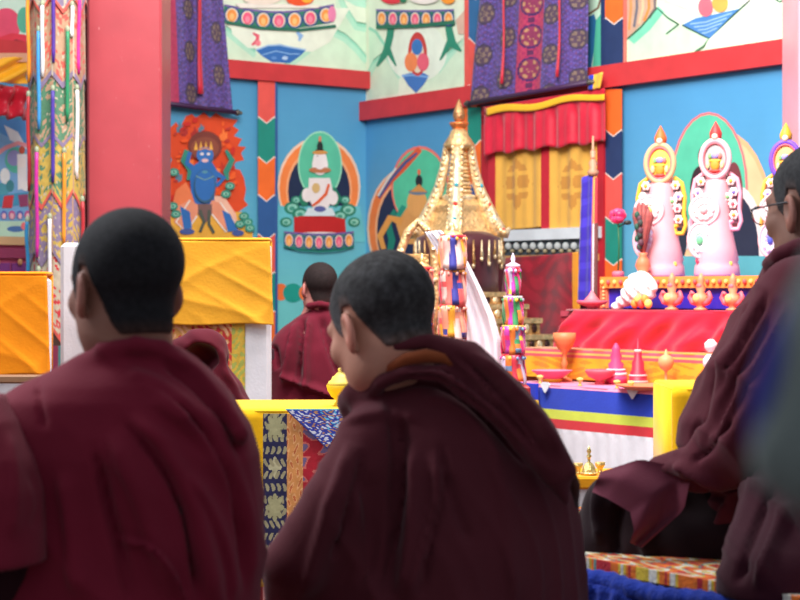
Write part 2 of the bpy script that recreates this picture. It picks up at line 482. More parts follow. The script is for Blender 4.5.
# ------------------------------------------------------------------ camera, world, light
cam = bpy.data.cameras.new('camera'); co = bpy.data.objects.new('camera', cam); COL.objects.link(co)
co.location = (0, 0, CZ); co.rotation_euler = (PI/2, 0, 0)
cam.sensor_width = 36; cam.lens = 81; cam.shift_y = -10/800; cam.clip_start = .02
cam.dof.use_dof = True; cam.dof.focus_distance = 5.2; cam.dof.aperture_fstop = 7.0
S.camera = co
S.view_settings.view_transform = 'Standard'; S.view_settings.look = 'None'; S.view_settings.gamma = 1; S.view_settings.exposure = 0.0
w = bpy.data.worlds.new('hall_ambient'); S.world = w; w.use_nodes = True
bg = w.node_tree.nodes['Background']; bg.inputs[0].default_value = (.80, .87, 1, 1); bg.inputs[1].default_value = .41
def area(name, loc, tgt, size, power, col=(1, 1, 1), sy=None):
    l = bpy.data.lights.new(name, 'AREA'); l.energy = power; l.size = size; l.color = col
    if sy: l.shape = 'RECTANGLE'; l.size_y = sy
    o = bpy.data.objects.new(name, l); COL.objects.link(o); o.location = loc
    o.rotation_euler = (Vector(tgt)-Vector(loc)).to_track_quat('-Z', 'Y').to_euler(); return o
area('added_hall_light', (-.4, 6.6, 5.0), (-.2, 10.8, 1.2), 3.2, 320, (1, .99, .97), 2.2)  # unseen overhead light, added to brighten the back of the hall
area('altar_lamp', (.5, 6.6, 3.6), (1.75, 8.6, .9), 1.0, 125, (1, .86, .82))
area('added_centre_light', (-.6, 4.6, 4.2), (-.2, 6.6, .8), 1.6, 110, (1, .98, .96))  # added fill over the middle, brightens the yellow cloths; no lamp hangs here
area('added_side_light', (-2.3, 3.7, 2.9), (0, 2.8, .9), 1.0, 72, (.92, .95, 1), 1.3)  # added key light from upper left, brings out the robe folds

# ------------------------------------------------------------------ the room
def onf(side): return onL if side == 'L' else onR
def wb(mb, on, n, pl, pr, z0, z1, o0, o1, col):
    a = on(pl, 200, o0); b = on(pr, 200, o0)
    pts = [Vector((a.x, a.y, z0)), Vector((b.x, b.y, z0)), Vector((b.x, b.y, z1)), Vector((a.x, a.y, z1))]
    mb.prism(pts, n*(o1-o0), col)
def zat(on, px, py): return on(px, py).z
def struct(o): o['kind'] = 'structure'; return o
def mix(a, b, t): return tuple(a[i]*(1-t)+b[i]*t for i in range(3))
def wall_mesh(name, Ya, Yb, m, stops, n):
    pa = Vector((X0+m*(Ya-13), Ya, 0)); pb = Vector((X0+m*(Yb-13), Yb, 0))
    def cf(u, v):
        z = 4.4*(1-v)
        for i in range(len(stops)-1):
            if stops[i][0] <= z <= stops[i+1][0]:
                t = (z-stops[i][0])/max(1e-6, stops[i+1][0]-stops[i][0]); return lin(mix(stops[i][1], stops[i+1][1], t))
        return lin(stops[-1][1])
    up = Vector((0, 0, 4.4))
    mb = MB(); vs = []; fs = []; cc = []; nv = 88
    for j in range(nv+1):
        z = 4.4*j/nv
        for p in (pa, pb): vs.append(p+Vector((0, 0, z)))
        for p in (pa, pb): vs.append(p-n*.15+Vector((0, 0, z)))
    for j in range(nv):
        a = 4*j; c = cf(0, 1-(j+.5)/nv)
        for q in ((0, 1), (3, 2), (2, 0), (1, 3)): fs.append((a+q[0], a+q[1], a+4+q[1], a+4+q[0])); cc.append(c)
    fs += [(0, 2, 3, 1), (4*nv, 4*nv+1, 4*nv+3, 4*nv+2)]; cc += [c, c]
    mb.add(vs, fs, cc)
    return struct(mb.build(name, M_WALL))
CREAM = (222, 232, 208)
wall_left = wall_mesh('wall_left', 10.2, 13, ML, [(0, (112, 200, 190)), (1.0, (110, 196, 196)), (1.45, (100, 184, 204)), (1.9, (88, 164, 200)), (2.55, (80, 152, 196)), (2.56, CREAM), (4.4, CREAM)], NL)
wall_right = wall_mesh('wall_right', 13, 8.6, MR, [(0, (90, 170, 200)), (1.2, (100, 174, 204)), (1.9, (84, 156, 200)), (2.4, (76, 148, 198)), (2.41, CREAM), (4.4, CREAM)], NR)
fl = MB(); fl.box((0, 6.5, -.05), (14, 16, .1), lin((96, 62, 50))); struct(fl.build('floor', amat('floor_boards', .5, .4, 20, var=.2)))

# red rails
RED = lin((188, 44, 52)); RED2 = lin((200, 55, 60))
t = MB(); wb(t, onL, NL, -60, 371, 2.548, 2.672, 0, .06, RED2); struct(t.build('trim_1', M_TRIM))
t = MB(); wb(t, onR, NR, 365.5, 860, 2.320, 2.455, 0, .06, RED2); struct(t.build('trim_2', M_TRIM))
# painted pilasters with hanging chevrons
def pilaster(name, on, n, xl, xr, ytop, tips, cols, z0, z1):
    m = MB(); wb(m, on, n, xl, xr, z0, z1, 0, .035, lin(cols[-1])); o = m.build(name, M_TRIM); struct(o)
    P = Paint(on, .036); xm = (xl+xr)/2; d = 7; prev = ytop
    for tip, c in zip(tips, cols):
        P.poly([(xl, prev-d if prev > ytop else prev), (xm, prev), (xr, prev-d if prev > ytop else prev), (xr, tip-d), (xm, tip), (xl, tip-d)] if prev > ytop else
               [(xl, prev), (xr, prev), (xr, tip-d), (xm, tip), (xl, tip-d)], c)
        P.line([(xl, tip-d), (xm, tip), (xr, tip-d)], 2.2, (235, 225, 215))
        P.poly([(xm-1.6, tip+.5), (xm+1.6, tip+.5), (xm, tip+4)], (215, 190, 170))
        prev = tip
    P.build('chevron_paint', o)
    return o
CO, TE, OR, BL, NA = (225, 88, 80), (32, 138, 122), (240, 110, 45), (48, 92, 150), (40, 58, 100)
pilaster('trim_3', onL, NL, 258, 275, 79, [124, 164, 202, 241, 279, 318, 357, 396], [CO, TE, OR, BL, CO, TE, OR, BL], 0, 2.55)
pilaster('trim_4', onR, NR, 467.5, 481, 107, [147, 188, 230, 272, 312, 352], [TE, OR, BL, CO, TE, OR], 0, 2.32)
pilaster('trim_5', onR, NR, 468.5, 483, -45, [0, 45, 92], [CO, (45, 100, 150), CO], 2.455, 3.4)
pilaster('trim_6', onR, NR, 604.5, 622, 89, [137, 180, 224, 266, 308, 350], [OR, NA, CO, TE, OR, NA], 0, 2.32)
pilaster('trim_7', onR, NR, 605, 623, -60, [-20, 25, 80], [NA, OR, NA], 2.455, 3.4)
# edge strips where the painted boards meet
t = MB(); wb(t, onR, NR, 623, 627, 2.455, 3.4, 0, .03, lin((225, 120, 110))); struct(t.build('trim_8', M_TRIM))

# ---- wall paintings
MINT = (176, 226, 200); MID = (150, 214, 188); DKG = (52, 120, 98)
def lotus_band(P, x0, x1, y0, h, sag, n, green=(58, 128, 102), off=0):
    top = [(x0+(x1-x0)*t, y0+sag*math.sin(PI*t)) for t in np.linspace(0, 1, 16)]
    bot = [(x, y+h) for x, y in top][::-1]
    P.poly(top+bot, green)
    P.line(top, 2, (120, 100, 160)); 
    for i in range(n):
        t = (i+.5)/n; x = x0+(x1-x0)*t; y = y0+sag*math.sin(PI*t)+h*.5; w_ = (x1-x0)/n*.5
        P.ell(x, y, w_*1.0, h*.50, (52, 74, 140)); P.ell(x, y, w_*.80, h*.42, (225, 215, 190))
        P.ell(x, y+.4, w_*.62, h*.36, [(240, 150, 75), (235, 95, 130)][(i+off) % 2]); P.ell(x, y+1.5, w_*.3, h*.2, [(250, 190, 120), (245, 140, 160)][(i+off) % 2])
def hill(P, pts, edge=MID):
    P.poly(pts, (206, 232, 205)); 
    k = len(pts)-2
    P.line(pts[:k+0], 1.6, (90, 150, 120)); P.line([(x, y+2.5) for x, y in pts[:k]], 4, MID); P.line([(x, y+6) for x, y in pts[:k]], 4.5, MINT)

# upper board on the left wall
P = Paint(onL)
P.poly([(222, -30), (366, -30), (366, 72), (222, 60)], (222, 234, 212))
hill(P, [(334, 78), (334, -22), (345, 5), (356, 22), (366, 24), (366, 74), (340, 72)][1:])
P.poly([(335, -30), (366, -30), (366, 8), (356, 6), (345, 0)], (180, 228, 205))
hill(P, [(285, 64), (300, 52), (318, 38), (333, 28), (345, 34), (356, 44), (366, 56), (366, 72), (290, 66)])
hill(P, [(226, 26), (240, 38), (255, 50), (272, 63), (226, 60)])
P.poly([(228, 8), (350, 8), (330, 42), (312, 52), (248, 48), (232, 34)], (228, 236, 218))
P.poly([(256, 50), (268, 45), (280, 44), (292, 47), (306, 50), (300, 56), (290, 63), (272, 62), (262, 56)], (52, 108, 178))
P.line([(256, 50), (268, 45.5), (280, 45), (292, 47.5), (306, 50)], 1.6, (150, 190, 225)); P.line([(262, 55), (276, 51), (290, 54), (300, 54)], 1.2, (130, 175, 220))
P.ell(285, 58, 3, 2, (170, 200, 230)); P.ell(274, 58, 3, 1.6, (90, 140, 200))
P.line([(253, 33), (258, 36), (257, 41), (252, 45)], [2, 4, 4, 2], (222, 90, 110)); P.ell(258, 43, 3, 3, (232, 130, 140))
P.line([(297, 32), (301, 36), (299, 41)], [3, 5, 2], (140, 180, 225))
lotus_band(P, 224, 334, 5, 17, 7, 7)
P.ell(332, 14, 4, 8, (225, 130, 170))
P.poly([(235, 3), (322, 5), (318, 8), (240, 8)], (232, 226, 215)); P.ell(300, -2, 14, 8, (228, 84, 45)); P.ell(262, -3, 20, 8, (235, 220, 205)); P.ell(307, -3, 6, 6, (240, 170, 60))
P.line([(226, 22), (260, 28), (300, 30), (336, 26)], 3, (42, 108, 88))
P.build('landscape_mural', wall_left)
# painted sky, lotus and white figure at the far left
P = Paint(onL)
P.poly([(-40, -30), (29, -30), (29, 60), (-40, 60)], (205, 232, 214))
P.ell(6, 25, 15, 17, (226, 82, 112)); P.ell(24, 20, 7, 13, (92, 178, 150)); P.poly([(-40, 42), (-10, 40), (12, 33), (28, 35), (28, 56), (-40, 58)], (215, 60, 78))
P.line([(0, 50), (8, 44), (16, 40), (27, 43)], 1.5, (140, 50, 60))
P.build('lotus_mural', wall_left)
P = Paint(onL)
P.poly([(-40, 118), (30, 120), (30, 240), (-40, 240)], (126, 178, 226))
P.poly([(-40, 118), (30, 120), (30, 150), (10, 138), (-10, 128), (-40, 128)], (86, 150, 218)); P.poly([(4, 125), (18, 132), (28, 150), (10, 140)], (225, 232, 240))
P.line([(-10, 160), (5, 148), (18, 143), (29, 146)], 4, (238, 160, 170)); P.ell(16, 160, 11, 13, (92, 190, 170)); P.ell(14, 158, 7, 8, (150, 150, 205))
P.ell(22, 150, 3, 4, (200, 90, 70)); P.poly([(17, 154), (27, 154), (27, 188), (18, 190)], (236, 236, 238)); P.ell(22, 163, 4, 5, (245, 238, 235))
P.ell(5, 176, 5, 8, (235, 240, 242)); P.ell(1, 190, 8, 7, (84, 160, 180)); P.ell(10, 186, 4, 6, (70, 140, 150)); P.ell(26, 186, 5, 5, (240, 240, 240))
P.poly([(-10, 196), (28, 192), (28, 204), (-10, 208)], (70, 150, 190)); P.poly([(4, 196), (14, 195), (12, 208), (2, 208)], (205, 60, 70)); P.poly([(18, 195), (28, 194), (28, 206), (20, 207)], (150, 70, 110))
for i in range(5): P.ell(-4+i*8, 215, 3.4, 4.5, [(200, 90, 150), (96, 110, 190)][i % 2]); P.ell(-4+i*8, 216, 2, 3, (240, 190, 200))
P.poly([(-40, 221), (30, 221), (30, 240), (-40, 240)], (190, 226, 205)); P.ell(16, 229, 9, 3, (80, 120, 180)); P.ell(24, 226, 3, 4, (235, 120, 130))
P.build('white_figure_mural', wall_left)
# wrathful blue guardian in flames
P = Paint(onL)
fo = [(168, 130), (176, 122), (180, 128), (186, 116), (192, 114), (196, 118), (204, 112), (210, 118), (216, 113), (224, 118), (238, 120), (233, 126), (239, 130), (234, 136), (242, 139), (238, 146), (246, 147), (241, 153), (244, 160), (236, 162), (232, 168), (240, 170), (244, 178), (246, 190), (244, 200), (248, 205), (238, 212), (226, 212), (170, 214), (164, 180), (172, 160), (166, 146)]
P.poly(fo, (222, 78, 40))
for i in range(16):
    x = random.uniform(176, 234); y = random.uniform(124, 186); q = random.uniform(4, 7)
    P.poly([(x-q*.6, y+q), (x-q*.7, y), (x-q*.2, y-q*.4), (x-q*.1, y-q*1.3), (x+q*.4, y-q*.3), (x+q*.7, y-q*.8), (x+q*.7, y+q*.5), (x+q*.2, y+q)], [(176, 52, 48), (246, 124, 60), (196, 60, 44), (96, 130, 150)][i % 4])
for i in range(46):
    x = random.uniform(172, 236); y = random.uniform(118, 200)
    P.ell(x, y, random.uniform(1.2, 3), random.uniform(2, 4.5), random.choice([(240, 100, 45), (205, 50, 42), (245, 130, 60), (190, 60, 50), (238, 88, 38)]), random.uniform(0, 90), 7)
P.poly([(168, 224), (252, 222), (253, 241), (168, 239)], (232, 172, 66)); P.line([(168, 241), (255, 243)], 3, (58, 150, 150)); P.poly([(172, 212), (242, 212), (250, 224), (168, 226)], (236, 176, 70))
P.ell(205, 146, 17, 15, (122, 60, 52)); P.ell(205, 148, 14, 11, (140, 76, 60))
for x in (196, 201, 206, 211): P.poly([(x-2, 150), (x+2, 150), (x, 141)], (238, 178, 80))
G = (56, 140, 120)
P.line([(187, 150), (184, 160), (190, 170), (188, 180)], [5, 7, 5, 3], G); P.line([(226, 150), (232, 160), (226, 172), (228, 180)], [3, 6, 6, 3], G)
P.poly([(176, 190), (186, 182), (196, 200), (190, 214), (180, 222), (172, 206)], (236, 128, 82)); P.poly([(214, 196), (224, 196), (236, 214), (238, 226), (226, 228), (216, 214)], (240, 186, 160))
BLU = (52, 112, 182)
P.line([(197, 172), (187, 163), (190, 152)], [7, 5, 4], BLU); P.line([(213, 172), (224, 178), (216, 186)], [7, 5, 4], BLU)
P.poly([(193, 166), (200, 161), (212, 162), (218, 172), (216, 186), (214, 200), (206, 209), (196, 206), (191, 192), (190, 178)], BLU)
P.ell(205, 155, 8.5, 8, (60, 118, 190)); P.ell(202, 154, 1.8, 1.4, (235, 225, 220)); P.ell(208.5, 154, 1.8, 1.4, (235, 225, 220)); P.ell(205, 160.5, 3.5, 1.8, (235, 190, 190)); P.line([(199, 150), (205, 148), (211, 150)], 1.2, (235, 150, 60))
P.poly([(190, 200), (200, 206), (196, 218), (184, 230), (174, 222), (178, 206)], (232, 150, 118)); P.poly([(212, 200), (222, 204), (232, 222), (226, 230), (214, 218), (208, 208)], (232, 150, 118)); P.line([(190, 200), (176, 222), (186, 232), (197, 216)], 1.6, (240, 228, 214)); P.line([(220, 202), (234, 222), (226, 232), (212, 214)], 1.6, (240, 228, 214)); P.poly([(198, 204), (212, 204), (212, 214), (205, 224), (198, 214)], (120, 92, 90))
P.poly([(180, 206), (190, 212), (192, 228), (184, 230)], BLU); P.poly([(222, 210), (230, 214), (238, 230), (228, 232)], BLU)
P.ell(187, 231.5, 7.5, 3, (70, 90, 150)); P.ell(238, 233, 6, 3, (70, 90, 150)); P.line([(200, 210), (204, 222), (200, 232)], 3, (80, 90, 80)); P.line([(209, 210), (209, 224), (214, 233)], 3, (80, 90, 80))
for x, y in ((174, 172), (173, 206), (176, 214), (230, 186), (226, 194), (244, 216), (248, 222), (240, 224), (250, 228)): P.ell(x, y, 5, 4, G); P.ell(x, y, 3, 2, (140, 200, 175)); P.ell(x, y, 1.4, 1, (60, 120, 105))
P.ell(205, 186, 11, 17, (60, 100, 130), n=20); P.ell(205, 185, 9.8, 15.6, BLU, n=20); P.line([(196, 176), (205, 180), (214, 176)], 1, (120, 160, 150)); P.ell(205, 172, 3, 1.5, (90, 150, 170))
P.build('blue_guardian_mural', wall_left)
# seated white figure
def seated(P, cx, cy, sk, s=1.0):
    e = lambda x, y, rx, ry, c, rot=0: P.ell(cx+x*s, cy+y*s, rx*s, ry*s, c, rot)
    l = lambda pts, w, c: P.line([(cx+x*s, cy+y*s) for x, y in pts], [q*s for q in w] if isinstance(w, list) else w*s, c)
    return e, l
P = Paint(onL)
P.ell(319, 187, 41.5, 50, (240, 205, 175)); P.ell(319, 188, 39.5, 48, (242, 134, 70)); P.ell(319, 190, 33, 42, (244, 170, 120)); P.ell(319, 191, 31, 40, (32, 46, 76))
P.poly([(278, 206), (360, 206), (366, 242), (272, 242)], (100, 190, 200))
P.ell(320, 165, 22.2, 34, (160, 225, 190)); P.ell(320, 165, 20.8, 32.4, (92, 194, 158))
for x, y, r in ((292, 208, 8), (300, 214, 8), (348, 210, 8), (340, 216, 7), (286, 222, 6), (354, 222, 6), (296, 200, 5), (345, 200, 5)): P.ell(x, y, r, r*.8, (44, 128, 105)); P.ell(x+.5, y, r*.65, r*.5, (140, 205, 185)); P.ell(x, y+.5, r*.35, r*.28, (70, 150, 130))
P.poly([(294, 217), (320, 214), (345, 219), (346, 233), (318, 236), (294, 232)], (192, 40, 42)); P.ell(320, 236, 30, 4, (230, 225, 220))
P.line([(306, 188), (303, 198), (305, 206)], [5, 9, 6], (40, 128, 100)); P.line([(333, 188), (337, 198), (334, 206)], [5, 9, 6], (40, 128, 100))
WH = (236, 228, 226)
P.poly([(309, 178), (330, 178), (334, 196), (328, 208), (313, 208), (308, 196)], WH); P.ell(320, 165, 8, 10, WH); P.ell(307, 195, 5, 7, WH); P.ell(333, 198, 5, 7, WH)
P.ell(320, 170, 11, 3, (190, 120, 80)); P.ell(320, 160, 7, 9.5, (240, 232, 230)); P.poly([(313, 153), (327, 153), (320, 146)], (70, 60, 50)); P.ell(320, 147, 3, 6, (36, 52, 48)); P.ell(320, 139, 1.4, 3, (220, 130, 100)); P.ell(320, 152.5, 7.5, 2, (214, 150, 80))
P.line([(329, 184), (326, 194), (318, 202), (312, 206)], [2.5, 3, 3, 2], (226, 96, 50)); P.poly([(308, 208), (332, 208), (336, 216), (304, 216)], (210, 226, 230)); P.ell(320, 209, 6, 3, (90, 100, 160)); P.ell(316, 188, 4, 5, (214, 180, 120)); P.line([(318, 155.5), (317, 156)], 1, (60, 40, 40))
lotus_band(P, 284, 354, 232, 15, 2.5, 7, (68, 128, 110)); P.line([(284, 246), (300, 250), (320, 251.5), (340, 250), (354, 246)], 2, (30, 120, 105))
P.build('white_deity_mural', wall_left)
P = Paint(onL)
P.ell(281, 292, 7, 8.5, (238, 116, 58)); P.ell(293, 293, 10, 9.5, (30, 152, 136)); P.ell(306, 293, 7, 8, (238, 116, 58)); P.build('painted_orbs', wall_left)
# upper board on the back wall, left bay
P = Paint(onR)
P.poly([(369, -30), (468, -30), (468, 88), (369, 100)], (222, 234, 212))
P.poly([(369, 28), (374, 30), (382, 42), (392, 58), (380, 78), (369, 98)], (204, 232, 206)); P.line([(369, 28), (376, 32), (384, 44), (394, 60)], 3, MID)
hill(P, [(400, 72), (386, 50), (374, 60), (369, 70), (369, 99), (398, 94)]); hill(P, [(438, 66), (448, 52), (468, 34), (468, 88), (430, 92), (418, 93)])
P.ell(417, 52, 30, 30, (226, 238, 222), n=30)
P.poly([(402, 75), (410, 73), (424, 73), (429, 76), (424, 84), (416, 93), (408, 85)], (66, 118, 188)); P.line([(402, 76), (412, 75), (428, 77)], 2, (120, 170, 225))
P.ell(417.5, 54, 9.5, 22, (196, 62, 60)); P.ell(417.5, 56, 6.5, 17, (225, 214, 190)); P.ell(417, 47, 5.5, 8, (56, 118, 190)); P.ell(411, 62, 6.5, 9.5, (238, 136, 84)); P.ell(423, 62, 6, 9, (228, 98, 120))
GR = (44, 138, 112)
P.line([(391, 22), (390, 36), (386, 52), (377, 66)], [7, 7, 7, 2], GR); P.line([(388, 50), (396, 66)], [6, 1.5], GR); P.line([(447, 10), (449, 30), (452, 44), (461, 51)], [8, 7, 9, 2], GR); P.line([(450, 42), (440, 60)], [7, 1.5], GR)
P.poly([(456, 20), (468, 6), (468, 34), (458, 34)], (214, 180, 160))
lotus_band(P, 376, 454, 10, 16, 1, 7, (50, 124, 100), 0); P.line([(376, 27), (415, 26), (455, 22)], 4, (40, 110, 88))
P.ell(392, -3, 12, 7, (214, 50, 70)); P.ell(424, -4, 16, 8, (238, 230, 225)); P.ell(403, -2, 4, 5, (40, 120, 90)); P.ell(448, -2, 7, 6, (240, 150, 50))
P.build('jewel_mural', wall_right)
P = Paint(onR)
P.poly([(586, -30), (604, -30), (604, 72), (586, 76)], (190, 224, 200)); P.poly([(586, 18), (594, 14), (598, 26), (594, 50), (590, 76), (586, 76)], (42, 108, 158)); P.poly([(596, 20), (604, 10), (604, 72), (592, 75)], (80, 180, 150)); P.line([(586, 16), (598, 8), (603, -10)], 2, (120, 90, 70))
P.build('waterside_mural', wall_right)
P = Paint(onR)
P.poly([(627, -30), (790, -30), (790, 46), (627, 66)], (218, 236, 206))
P.poly([(627, 38), (645, 22), (658, 6), (668, 14), (680, 26), (720, 40), (740, 56), (627, 66)], (198, 236, 200)); P.poly([(627, 38), (645, 22), (658, 6), (664, 12), (650, 30), (634, 44)], (120, 210, 176))
P.poly([(627, -30), (660, -30), (656, 8), (646, 20), (636, 30), (627, 38)], (196, 164, 140))
for i, c in enumerate([(240, 150, 90), (110, 110, 120), (238, 190, 150), (230, 140, 70), (120, 110, 110)]): P.line([(630+i*6, -30), (631+i*6, 8), (629+i*5, 30-i*3)], 2.6, c)
P.line([(627, 39), (640, 28), (657, 8), (668, 18), (678, 24)], 1.6, (56, 96, 70)); P.line([(666, 34), (679, 24)], 1.4, (56, 96, 70))
P.poly([(664, 0), (700, 14), (752, 2), (752, -30), (664, -30)], (238, 238, 222))
P.poly([(682, 25), (696, 18), (716, 14), (742, 8), (730, 18), (710, 39), (702, 36)], (74, 132, 196)); 
for k in range(4): P.line([(690+4*k, 24+3*k), (706, 22+3.6*k), (732-5*k, 13+5*k)], 1.3, (150, 190, 228))
P.line([(682, 25), (696, 32), (710, 39), (730, 18), (750, 0)], 1.3, (50, 84, 80)); P.line([(710, 38), (704, 46), (695, 52)], 2, (70, 110, 80))
P.poly([(708, 40), (732, 18), (754, -2), (790, -20), (790, 46), (700, 58)], (214, 238, 208))
P.ell(705.5, 7, 7.5, 9.5, (236, 110, 126)); P.ell(720, 3, 8, 9, (242, 172, 84)); P.line([(770, -4), (780, 2), (790, -4)], 2, (60, 110, 80))
P.build('pool_mural', wall_right)
# orange skinned figure behind the stupa
P = Paint(onR)
P.ell(410, 228, 43, 62, (240, 200, 170)); P.ell(410, 228, 41, 60, (240, 128, 66)); P.ell(410, 230, 35, 54, (244, 176, 130)); P.ell(410, 231, 33, 52, (34, 46, 80))
P.ell(420, 187, 29, 41, (236, 122, 110)); P.ell(420, 188, 27, 39, (86, 198, 158))
P.line([(379, 198), (390, 182), (404, 166), (420, 149)], [3, 5, 8, 6], (222, 90, 56)); P.line([(379, 198), (392, 178), (406, 162), (417, 153)], [2, 3, 3, 2], (70, 88, 140)); P.line([(378, 196), (386, 182), (396, 168)], 2, (220, 220, 215))
P.line([(395, 210), (388, 224), (392, 240), (388, 262)], [4, 7, 7, 5], (30, 130, 112)); P.line([(404, 206), (398, 216), (403, 224)], [5, 6, 4], (40, 150, 130))
PE = (226, 160, 92)
P.poly([(408, 206), (418, 196), (430, 206), (434, 224), (430, 244), (402, 244), (396, 224)], PE); P.ell(417, 203, 10, 14, (232, 168, 98)); P.ell(418, 192, 9.5, 3, (110, 130, 150)); P.ell(419, 181, 3.5, 6, (36, 44, 52)); P.ell(419, 172, 1.6, 3, (230, 110, 80)); P.poly([(410, 192), (427, 192), (419, 184)], (214, 150, 80))
P.line([(402, 222), (390, 218), (380, 236), (384, 250)], [9, 7, 6, 5], (232, 160, 80))
P.build('golden_deity_mural', wall_right)
# large deity behind the butter sculptures
P = Paint(onR)
P.ell(727, 240, 48, 108, (246, 178, 130)); P.ell(727, 242, 45, 104, (250, 196, 150))
P.ell(709, 187, 39, 75, (238, 120, 124)); P.ell(709, 187, 36.6, 72.4, (90, 196, 162))
P.ell(734, 250, 31, 66, (236, 226, 226)); P.ell(733, 254, 26, 61, (44, 50, 72)); 
P.ell(700, 190, 10, 24, (60, 40, 48)); P.ell(734, 196, 9, 34, (120, 60, 66)); P.ell(703, 156, 5, 9, (52, 44, 50)); P.ell(690, 232, 7, 22, (214, 220, 232), 25); P.ell(680, 230, 8, 30, (44, 52, 70)); P.ell(712, 210, 17, 30, (238, 208, 190))
P.poly([(676, 256), (770, 256), (776, 290), (670, 290)], (94, 176, 190))
P.build('haloed_deity_mural', wall_right)

# ------------------------------------------------------------------ columns
def column(name, pl, pr, Y, col, label, rot, d=None):
    x0 = (pl-400)/F*Y; x1 = (pr-400)/F*Y; w_ = x1-x0
    m = MB(); m.box(((x0+x1)/2, Y+w_/2, 2.1), (w_, w_, 4.2), lin(col), rot, .012); o = m.build(name, M_COL)
    return o
M_COL = amat('worn_red_lacquer', .38, .5, 12, var=.10, vscale=3, spec=.5)
_nt = M_COL.node_tree; _N = _nt.nodes; _L = _nt.links; _b = _N['Principled BSDF']; _src = _b.inputs['Base Color'].links[0].from_socket
_tc = _N.new('ShaderNodeTexCoord'); _mp = _N.new('ShaderNodeMapping'); _mp.inputs['Scale'].default_value = (14, 14, 5); _n = _N.new('ShaderNodeTexNoise'); _n.inputs['Scale'].default_value = 3; _n.inputs['Detail'].default_value = 8; _n.inputs['Roughness'].default_value = .7
_L.new(_tc.outputs['Object'], _mp.inputs['Vector']); _L.new(_mp.outputs[0], _n.inputs['Vector'])
_mr = _N.new('ShaderNodeMapRange'); _mr.inputs[1].default_value = .64; _mr.inputs[2].default_value = .74; _mr.inputs[4].default_value = .55; _L.new(_n.outputs['Fac'], _mr.inputs[0])
_mx = _N.new('ShaderNodeMix'); _mx.data_type = 'RGBA'; _L.new(_mr.outputs[0], _mx.inputs[0]); _L.new(_src, _mx.inputs[6]); _mx.inputs[7].default_value = (.75, .42, .42, 1); _L.new(_mx.outputs[2], _b.inputs['Base Color'])
struct(tag(column('column', 87, 161.5, 9.3, (170, 64, 72), '', .0), 'worn red painted square column behind the head of the leftmost person'))
struct(tag(column('column', 799, 880, 9.0, (238, 160, 172), '', 0), 'brightly lit red column, light painted in as pale pink, behind the person with eyeglasses'))  # pale pink stands in for red paint washed out by strong light
m = MB(); xa = (79-400)/F*9.36; xb = (88-400)/F*9.36; m.box(((xa+xb)/2, 9.55, 2.1), (xb-xa, .3, 4.2), lin((96, 22, 32))); struct(tag(m.build('column_shade_strip', M_COL), 'shaded left side of the red column, shade painted as a narrow dark strip'))  # dark red strip stands in for shade on the column's left face

# ------------------------------------------------------------------ cloth hangings on the walls
def hexd(*c): return lin(c)
PUR = (92, 70, 142); PUR2 = (66, 44, 104); PMAG = (178, 56, 92)
def brocade(u, v, W_, H_, centre=None, seed=0, edge=None):
    """purple silk with round medallions; u, v in 0..1, W_, H_ in cm"""
    x, y = u*W_, v*H_
    if edge and u < edge: return PMAG
    base = PUR if (math.sin(x*1.1+math.sin(y*.9)*1.5)*math.sin(y*1.2+math.cos(x*.8)*1.4)) > -.1 else (76, 60, 118)
    if math.sin(x*2.3+seed)*math.sin(y*2.1+1.7*math.sin(x)) > .62: base = (104, 92, 176)
    if math.sin(x*1.7+3)*math.sin(y*1.9+seed) < -.72: base = (112, 66, 116)
    if centre and centre[0] < u < centre[1]:
        base = PMAG if math.sin(x*2)*math.sin(y*1.7) > -.3 else (160, 40, 90)
        mx = (centre[0]+centre[1])/2*W_; p = 17.0
        dy = (y+4) % p-p/2; r = math.hypot((x-mx)*1.15, dy)
        if r < 6.3:
            a = math.atan2(dy, x-mx)
            base = (72, 34, 92) if r > 5.2 else ((180, 134, 96) if math.cos(6*a)*1.2+math.sin(r*2) > .9 and r > 1.2 else (134, 48, 84))
        elif abs(dy) > p/2-1.6 and abs(x-mx) < 1.2: base = (92, 36, 80)
        return base
    for mx, ph in ((W_*.08, 8.), (W_*.30, 15.), (W_*.70, 3.), (W_*.93, 9.)) if centre else ((W_*.50, 14.), (W_*.86, 4.)):
        p = 21.0; dy = (y+ph) % p-p/2; r = math.hypot((x-mx)*1.3, dy)
        if r < 5.6:
            a = math.atan2(dy, x-mx)
            base = (66, 54, 80) if r > 4.4 else ((128, 108, 96) if math.cos(6*a)*1.2+math.sin(r*2.2) > .5 else (84, 64, 84))
    return base
